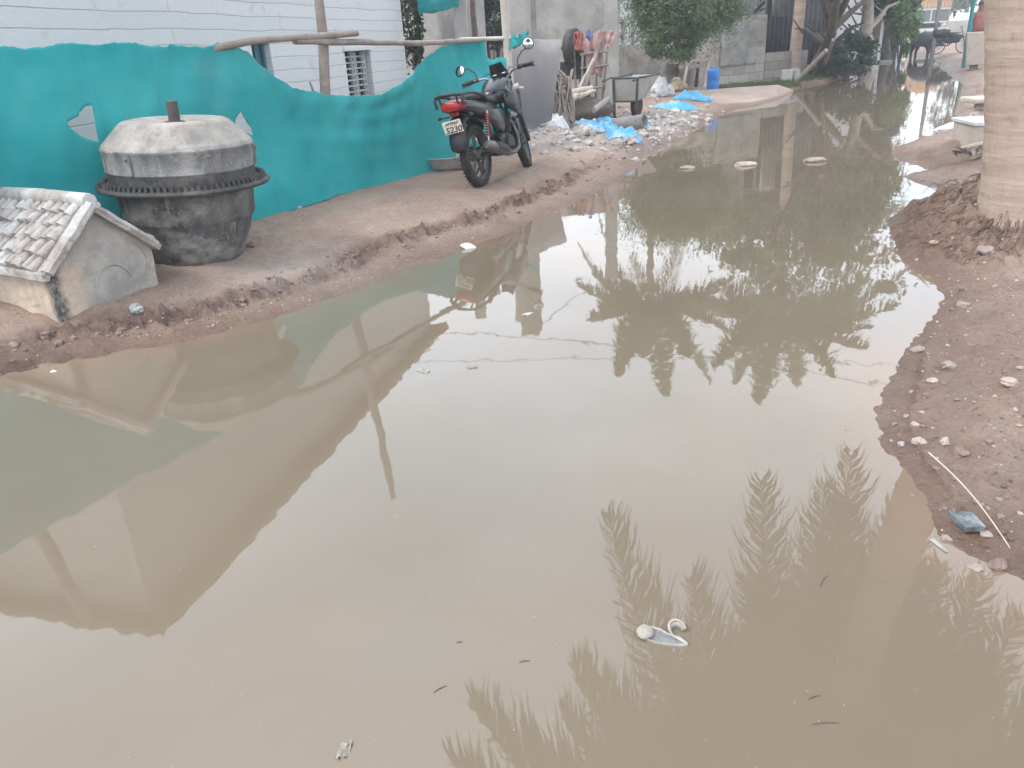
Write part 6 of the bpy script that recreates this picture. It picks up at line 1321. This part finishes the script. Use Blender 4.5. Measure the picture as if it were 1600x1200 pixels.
# truck
def truck():
    p=pol(azx(1452,40),68); p.z=hz(p.x,p.y); e=empty('decorated_truck',p,'painted cargo truck with an orange arched crown board facing down the lane','truck',rz=-R_(azx(1452,40))+.03)
    mb=MB(); mb.box((0,0,1.25),(2.3,1.9,1.5)); mb.build('cab','truck_cream',e,bevel=.06)
    mb=MB(); 
    for x in (-.56,.56): mb.box((x,-.97,1.55),(1.0,.05,.72))
    mb.build('windscreen','glass',e)
    fr=MB(); fr.box((0,-.99,1.55),(.09,.06,.78)); fr.box((0,-.98,1.97),(2.3,.08,.1)); fr.box((0,-.98,1.14),(2.3,.08,.1)); fr.build('windscreen_frame','white_paint',e)
    mb=MB(); n=16; poly=[(-1.2,0)]+[(-1.2+2.4*i/n,.55+.55*math.sin(math.pi*i/n)) for i in range(n+1)]+[(1.2,0)]
    T=Matrix.Translation((0,-.9,2.02))@Matrix.Rotation(R_(90),4,'X'); mb.prism(poly,.12,T); mb.build('crown_board','truck_orange',e)
    mb=MB(); 
    for i in range(11): mb.box((-1.05+.21*i,-1.04,2.22),(.11,.03,.26))
    mb.build('painted_panels','truck_cream',e)
    mb=MB(); mb.box((0,2.9,1.8),(2.4,3.8,1.8)); mb.build('cargo_body','truck_orange',e,bevel=.04)
    mb=MB(); mb.box((0,-1.05,.62),(2.3,.18,.26)); mb.build('bumper','white_paint',e,bevel=.02)
    mb=MB(); mb.box((0,-.98,.95),(1.3,.05,.3)); mb.build('grille','black_plastic',e)
    for sx in (-1,1):
        mb=MB(); mb.lathe([(0,0),(.11,0),(.12,-.04)],18,T=Matrix.Translation((sx*.9,-1.0,.95))@Matrix.Rotation(R_(90),4,'X')); mb.build('headlight','marble',e)
        for y in (-.4,3.6):
            mb=MB(); mb.lathe([(.2,-.13),(.45,-.14),(.5,-.1),(.5,.1),(.45,.14),(.2,.13)],26,T=Matrix.Translation((sx*1.02,y,.5))@Matrix.Rotation(R_(90),4,'Y')); mb.build('wheel','tyre',e)
        mb=MB(); mb.tube([(sx*1.15,-.9,1.8),(sx*1.4,-1.0,1.75)],.02,6); mb.box((sx*1.42,-1.02,1.6),(.16,.05,.35)); mb.build('mirror','black_plastic',e)
truck()
# buffaloes
def buffalo(px,py,D,rz,label,s=1.0,head=-.25):
    p=pol(azx(px,py),D); p.z=hz(p.x,p.y); e=empty('buffalo',p,label,'buffalo','buffaloes in the lane',rz=rz)
    me=bpy.data.meshes.new('body'); V=[];E=[];R=[]
    def ch(pts,par=None):
        last=par
        for (x,y,z,r) in pts:
            V.append((x*s,y*s,z*s)); R.append(r*s); i=len(V)-1
            if last is not None: E.append((last,i))
            last=i
        return last
    ch([(-.55,0,1.02,.25)]); ch([(-.25,0,.98,.33),(.15,0,.97,.34),(.50,0,1.02,.27)],0); sh=3
    nk=ch([(.75,0,1.12,.17),(.95,0,1.12+head*.3,.15)],sh); hd_=ch([(1.12,0,1.02+head,.12),(1.30,0,.86+head,.08)],nk)
    for y in (-.15,.15):
        ch([(-.58,y,.72,.15),(-.50,y,.52,.085),(-.62,y,.42,.06),(-.60,y,.06,.055),(-.57,y,.02,.06)],0)
        ch([(.50,y,.66,.12),(.52,y,.38,.07),(.50,y,.06,.05),(.52,y,.02,.058)],sh)
    ch([(-.82,0,1.02,.04),(-.88,0,.7,.025),(-.87,0,.42,.03)],0)
    for y in (-1,1): ch([(.98,y*.12,1.14+head*.4,.05),(.95,y*.24,1.10+head*.4,.03)],nk)
    me.from_pydata(V,E,[]); me.materials.append(M['hide']); o=bpy.data.objects.new('body',me); COL.objects.link(o); o.parent=e
    m=o.modifiers.new('skin','SKIN'); 
    if not me.skin_vertices: me.attributes.new
    sl=me.skin_vertices[0].data if me.skin_vertices else None
    if sl is None:
        bpy.context.view_layer.objects.active=o
    for i,r in enumerate(R): me.skin_vertices[0].data[i].radius=(r*1.22,r*1.22)
    me.skin_vertices[0].data[0].use_root=True
    m2=o.modifiers.new('sub','SUBSURF'); m2.levels=1; m2.render_levels=1; m.use_smooth_shade=True
    for y in (-1,1):
        mb=MB(); mb.tube([(.98*s,y*.08*s,(1.22+head*.4)*s),(.86*s,y*.24*s,(1.24+head*.4)*s),(.70*s,y*.28*s,(1.34+head*.4)*s)],[.045*s,.035*s,.012*s],8); mb.build('horn','iron',e)
    return e
SKINOK=True
try:
    buffalo(1443,70,42,R_(-72),'black buffalo standing in the lane in front of the truck',.84)
    buffalo(1393,66,39,R_(60),'black buffalo half hidden behind the green shrub',.95)
except Exception as ex:
    print('buffalo failed',ex)
# hand cart / bicycle
def cycle():
    p=pol(azx(1486,65),40); p.z=hz(p.x,p.y); e=empty('loaded_bicycle',p,'bicycle heaped with dark bundles parked right of the buffalo','bicycle',rz=-R_(azx(1486,65))-.1)
    for x in (-.52,.52):
        mb=MB(); T=Matrix.Translation((x,0,.34))@Matrix.Rotation(R_(90),4,'X'); mb.lathe([(.315,-.02),(.34,0),(.315,.02),(.305,0),(.315,-.02)],32,T=T)
        for k in range(8): a=k*math.pi/8; mb.tube([(x-.31*math.cos(a),0,.34-.31*math.sin(a)),(x+.31*math.cos(a),0,.34+.31*math.sin(a))],.006,4,cap=False)
        mb.build('wheel','tyre',e)
    mb=MB(); 
    for a,b in (((-.52,0,.34),(-.1,0,.32)),((-.1,0,.32),(-.2,0,.85)),((-.52,0,.34),(-.2,0,.75)),((-.2,0,.78),(.32,0,.82)),((-.1,0,.32),(.35,0,.72)),((.52,0,.34),(.32,0,.95))): mb.tube([a,b],.022,6)
    mb.build('frame','black_plastic',e)
    mb=MB(); mb.tube([(.28,-.28,1.0),(.34,-.1,1.02),(.34,.1,1.02),(.28,.28,1.0)],.016,6); mb.build('handlebar','black_plastic',e)
    mb=MB(); mb.blob((-.2,0,.9),(.14,.08,.05),.1,1,2); mb.build('saddle','black_plastic',e)
    mb=MB(); mb.blob((-.42,0,.80),(.30,.22,.17),.5,3,3); mb.blob((.0,0,.62),(.30,.12,.22),.5,8,3); mb.build('bundle','hide',e)
cycle()
# person in red behind the planter
def person():
    p=pol(azx(1529,40),30); p.z=.22; e=empty('person',p,'person in a red shirt and dark trousers standing behind the tan planter','person',rz=R_(-20))
    V=[];E=[];R=[]
    def ch(pts,par=None):
        last=par
        for (x,y,z,r) in pts:
            V.append((x,y,z)); R.append(r); i=len(V)-1
            if last is not None: E.append((last,i))
            last=i
        return last
    ch([(0,0,.86,.13)]); c=ch([(0,0,1.0,.125),(0,0,1.2,.145),(0,0,1.34,.12)],0); ch([(0,-.01,1.42,.05),(0,-.02,1.53,.085),(0,-.02,1.63,.08)],c)
    for s in (-1,1):
        ch([(s*.09,0,.78,.09),(s*.10,-.02,.45,.06),(s*.11,.02,.08,.042),(s*.12,-.10,.03,.035)],0)
        w=ch([(s*.17,0,1.33,.055),(s*.23,-.01,1.08,.042),(s*.22,-.12,.88,.03),(s*.21,-.15,.81,.026)],c)
        for k in range(4): ch([(s*(.195+.012*k),-.17,.76,.009),(s*(.195+.012*k),-.165,.715,.008)],w)
        ch([(s*.18,-.175,.79,.01),(s*.175,-.19,.76,.008)],w)
    me=bpy.data.meshes.new('body'); me.from_pydata(V,E,[]); me.materials.append(M['skin']); o=bpy.data.objects.new('body',me); COL.objects.link(o); o.parent=e
    m=o.modifiers.new('skin','SKIN'); 
    for i,r in enumerate(R): me.skin_vertices[0].data[i].radius=(r,r)
    me.skin_vertices[0].data[0].use_root=True; m2=o.modifiers.new('sub','SUBSURF'); m2.levels=2; m2.render_levels=2
    mb=MB(); loft(mb,[(0,0,0,.17,.13,2.2),(.15,0,0,.165,.125,2.2),(.35,0,0,.19,.14,2.3),(.5,0,0,.16,.12,2.2),(.54,0,0,.08,.07,2)],20,T=Matrix.Translation((0,0,.84))@Matrix(((0,1,0,0),(0,0,1,0),(1,0,0,0),(0,0,0,1))))
    for s in (-1,1): mb.tube([(s*.15,0,1.33),(s*.21,-.005,1.2),(s*.235,-.01,1.08)],[.075,.068,.06],12)
    mb.build('shirt','cloth_red',e)
    mb=MB()
    for s in (-1,1): mb.tube([(s*.08,0,.88),(s*.10,-.01,.5),(s*.11,.01,.10)],[.115,.085,.065],14)
    mb.build('trousers','cloth_blue',e)
    mb=MB(); mb.blob((0,.015,1.60),(.095,.105,.105),.06,2,3); mb.build('hair','hair',e)
    f=MB(); 
    for s in (-1,1): f.blob((s*.032,-.095,1.565),(.012,.008,.007),.01,0,1)
    f.build('eyes','hair',e)
person()
q=pol(azx(1513,60),28.5); stick('teal_post','thin post wrapped in teal cloth left of the person in red',(q.x,q.y,.1),(q.x-.02,q.y,2.0),.06,'cloth_teal','post',jit=.02)
# tapered planter
def planter():
    p=G(1528,108); k=px_m(p); e=empty('tapered_planter',p,'tan plastered tapering planter on a short foot, cut by the near palm trunk','planter',rz=R_(-25))
    H=44/k; mb=MB(); mb.box((-.10,.2,.12+H/2),(.44,.40,H),taper=1.45); mb.build('pot','plinth',e,bevel=.02)
    mb=MB(); mb.box((-.10,.2,.06),(.2,.2,.14)); mb.build('foot','concrete_dark',e)
planter()
# marble topped plinth
def plinth():
    p=G(1517,240); e=empty('marble_topped_plinth',p,'square plastered plinth with a shiny pale marble top beside the near palm','plinth',rz=R_(-8))
    k=px_m(p); H=.28; mb=MB(); mb.box((.36,.30,H/2-.05),(.72,.60,H+.1),jit=.006); mb.build('block','plinth',e,bevel=.012)
    mb=MB(); mb.box((.36,.30,H+.02),(.76,.64,.035)); mb.build('slab_top','marble',e,bevel=.005)
    p=G(1522,191); e=empty('stone_stack',p,'squat stack of rough pale stones topped by a flat slab behind the plinth','stone stack',rz=R_(-5))
    for i,(x,y,z,r) in enumerate([(.12,.15,.05,.11),(.36,.12,.06,.12),(.6,.15,.05,.12),(.2,.2,.16,.12),(.48,.2,.16,.13)]):
        mb=MB(); mb.blob((x,y,z),(r*1.2,r,r*.7),.25,i*3,2,smooth=False); mb.build('stone','stone_pale',e)
    mb=MB(); mb.box((.38,.22,.27),(.85,.5,.07),jit=.015); mb.build('slab_top','plinth',e,bevel=.02)
plinth()
a=G(1500,243);b=G(1558,232); stick('bamboo_pole','short cut bamboo pole lying at the foot of the marble topped plinth',a+Vector((0,0,.06)),b+Vector((0.1,0,.13)),.028,'bamboo','pole',jit=0)
def leaves_heap(px,py,label,n=22):
    p=G(px,py); mb=MB()
    for i in range(n):
        T=Matrix.Translation(p+Vector((random.uniform(-.22,.25),random.uniform(-.06,.1),.02+random.uniform(0,.05))))@Euler((random.uniform(-.8,.8),random.uniform(-.8,.8),random.uniform(0,6))).to_matrix().to_4x4()
        mb.add([(-.08,0,0),(0,.03,.015),(.09,0,0),(0,-.03,.015)],[(0,3,2,1)],False,T)
    tag(mb.build('leaf_litter','wood_grey',solid=.003),label,'dry leaves',kind='stuff')
leaves_heap(1532,245,'dry brown leaf litter under the bamboo pole',34)
# overhead wires
def wire(a,b,sag,label):
    a=Vector(a);b=Vector(b); mb=MB(); mb.tube([a.lerp(b,t)-Vector((0,0,sag*4*t*(1-t))) for t in np.linspace(0,1,24)],.007,5); tag(mb.build('overhead_wire','wire'),label,'wire')
p1=pol(azx(812),12.8,3.2); wire(p1,(9.0,9.2,3.9),.15,'thin overhead wire running right from the broad pillar')
wire(p1,(-6,16,4.2),.2,'thin overhead wire running left from the broad pillar')
wire(p1+Vector((0,0,-.1)),pol(azx(955),16.4,3.2),.08,'slack wire strung between the two concrete pillars')
wire((-6,15.5,4.6),(10.5,13.5,4.8),.35,'high overhead wire crossing above the lane')
# haze
if HAZE:
    mb=MB(); x0,x1,y0,y1,z0,z1=-420,420,-420,420,-1.2,16; mb.box(((x0+x1)/2,(y0+y1)/2,(z0+z1)/2),(x1-x0,y1-y0,z1-z0))
    m=bpy.data.materials.new('haze'); m.use_nodes=True; N=m.node_tree.nodes; L=m.node_tree.links; N.remove(N['Principled BSDF']); v=N.new('ShaderNodeVolumePrincipled'); v.inputs['Density'].default_value=HAZE; v.inputs['Color'].default_value=(.95,.97,1,1); v.inputs['Anisotropy'].default_value=.2; L.new(v.outputs[0],N['Material Output'].inputs['Volume'])
    tag(mb.build('haze',m),kind='stuff')
# ------------------------------------------------------------------ world, sun, camera
W=bpy.data.worlds.new('World'); S.world=W; W.use_nodes=True; N=W.node_tree.nodes; L=W.node_tree.links
bg=N['Background']; sky=N.new('ShaderNodeTexSky'); sky.sky_type='NISHITA'; sky.sun_disc=False; sky.sun_elevation=R_(48); sky.sun_rotation=R_(-115); sky.air_density=1.2; sky.dust_density=2.5
tc=N.new('ShaderNodeTexCoord'); mp=N.new('ShaderNodeMapping'); mp.inputs['Scale'].default_value=(1,1,2.6); L.new(tc.outputs['Generated'],mp.inputs['Vector'])
n=N.new('ShaderNodeTexNoise'); n.inputs['Scale'].default_value=1.7; n.inputs['Detail'].default_value=7; n.inputs['Roughness'].default_value=.5; L.new(mp.outputs[0],n.inputs['Vector'])
rp=N.new('ShaderNodeValToRGB'); L.new(n.outputs['Fac'],rp.inputs[0]); rp.color_ramp.elements[0].position=.3; rp.color_ramp.elements[1].position=.6
rp.color_ramp.elements[0].color=(.55,.55,.55,1); rp.color_ramp.elements[1].color=(1,1,1,1)
n2=N.new('ShaderNodeTexNoise'); n2.inputs['Scale'].default_value=2.6; n2.inputs['Detail'].default_value=6; L.new(mp.outputs[0],n2.inputs['Vector'])
cl=N.new('ShaderNodeValToRGB'); L.new(n2.outputs['Fac'],cl.inputs[0]); cl.color_ramp.elements[0].position=.35; cl.color_ramp.elements[1].position=.65
CB=17.5
cl.color_ramp.elements[0].color=(.85,1.0,1.18,1); cl.color_ramp.elements[1].color=(1.05,1.06,1.12,1)
sc=N.new('ShaderNodeVectorMath'); sc.operation='SCALE'; sc.inputs['Scale'].default_value=CB; L.new(cl.outputs[0],sc.inputs[0])
mx=N.new('ShaderNodeMixRGB'); L.new(rp.outputs[0],mx.inputs[0]); L.new(sky.outputs[0],mx.inputs[1]); L.new(sc.outputs[0],mx.inputs[2]); L.new(mx.outputs[0],bg.inputs['Color']); bg.inputs['Strength'].default_value=.1
sd=bpy.data.lights.new('sun','SUN'); sd.energy=1.5; sd.angle=R_(12); sd.color=(1,.95,.88); so=bpy.data.objects.new('sun',sd); COL.objects.link(so)
az=R_(-115); el=R_(48); dv=Vector((math.sin(az)*math.cos(el),math.cos(az)*math.cos(el),math.sin(el))); so.rotation_euler=dv.to_track_quat('Z','Y').to_euler()
cd=bpy.data.cameras.new('camera'); cam=bpy.data.objects.new('camera',cd); COL.objects.link(cam); cd.sensor_width=36; cd.lens=F/1600*36; cd.clip_end=1500; cd.clip_start=.05
c=RM; m4=Matrix(((c[0][0],-c[0][1],-c[0][2],0),(c[1][0],-c[1][1],-c[1][2],0),(c[2][0],-c[2][1],-c[2][2],CH),(0,0,0,1))); cam.matrix_world=m4
S.camera=cam
S.render.engine='CYCLES'; S.view_settings.view_transform='Standard'; S.view_settings.look='None'; S.view_settings.exposure=.58; S.view_settings.gamma=1
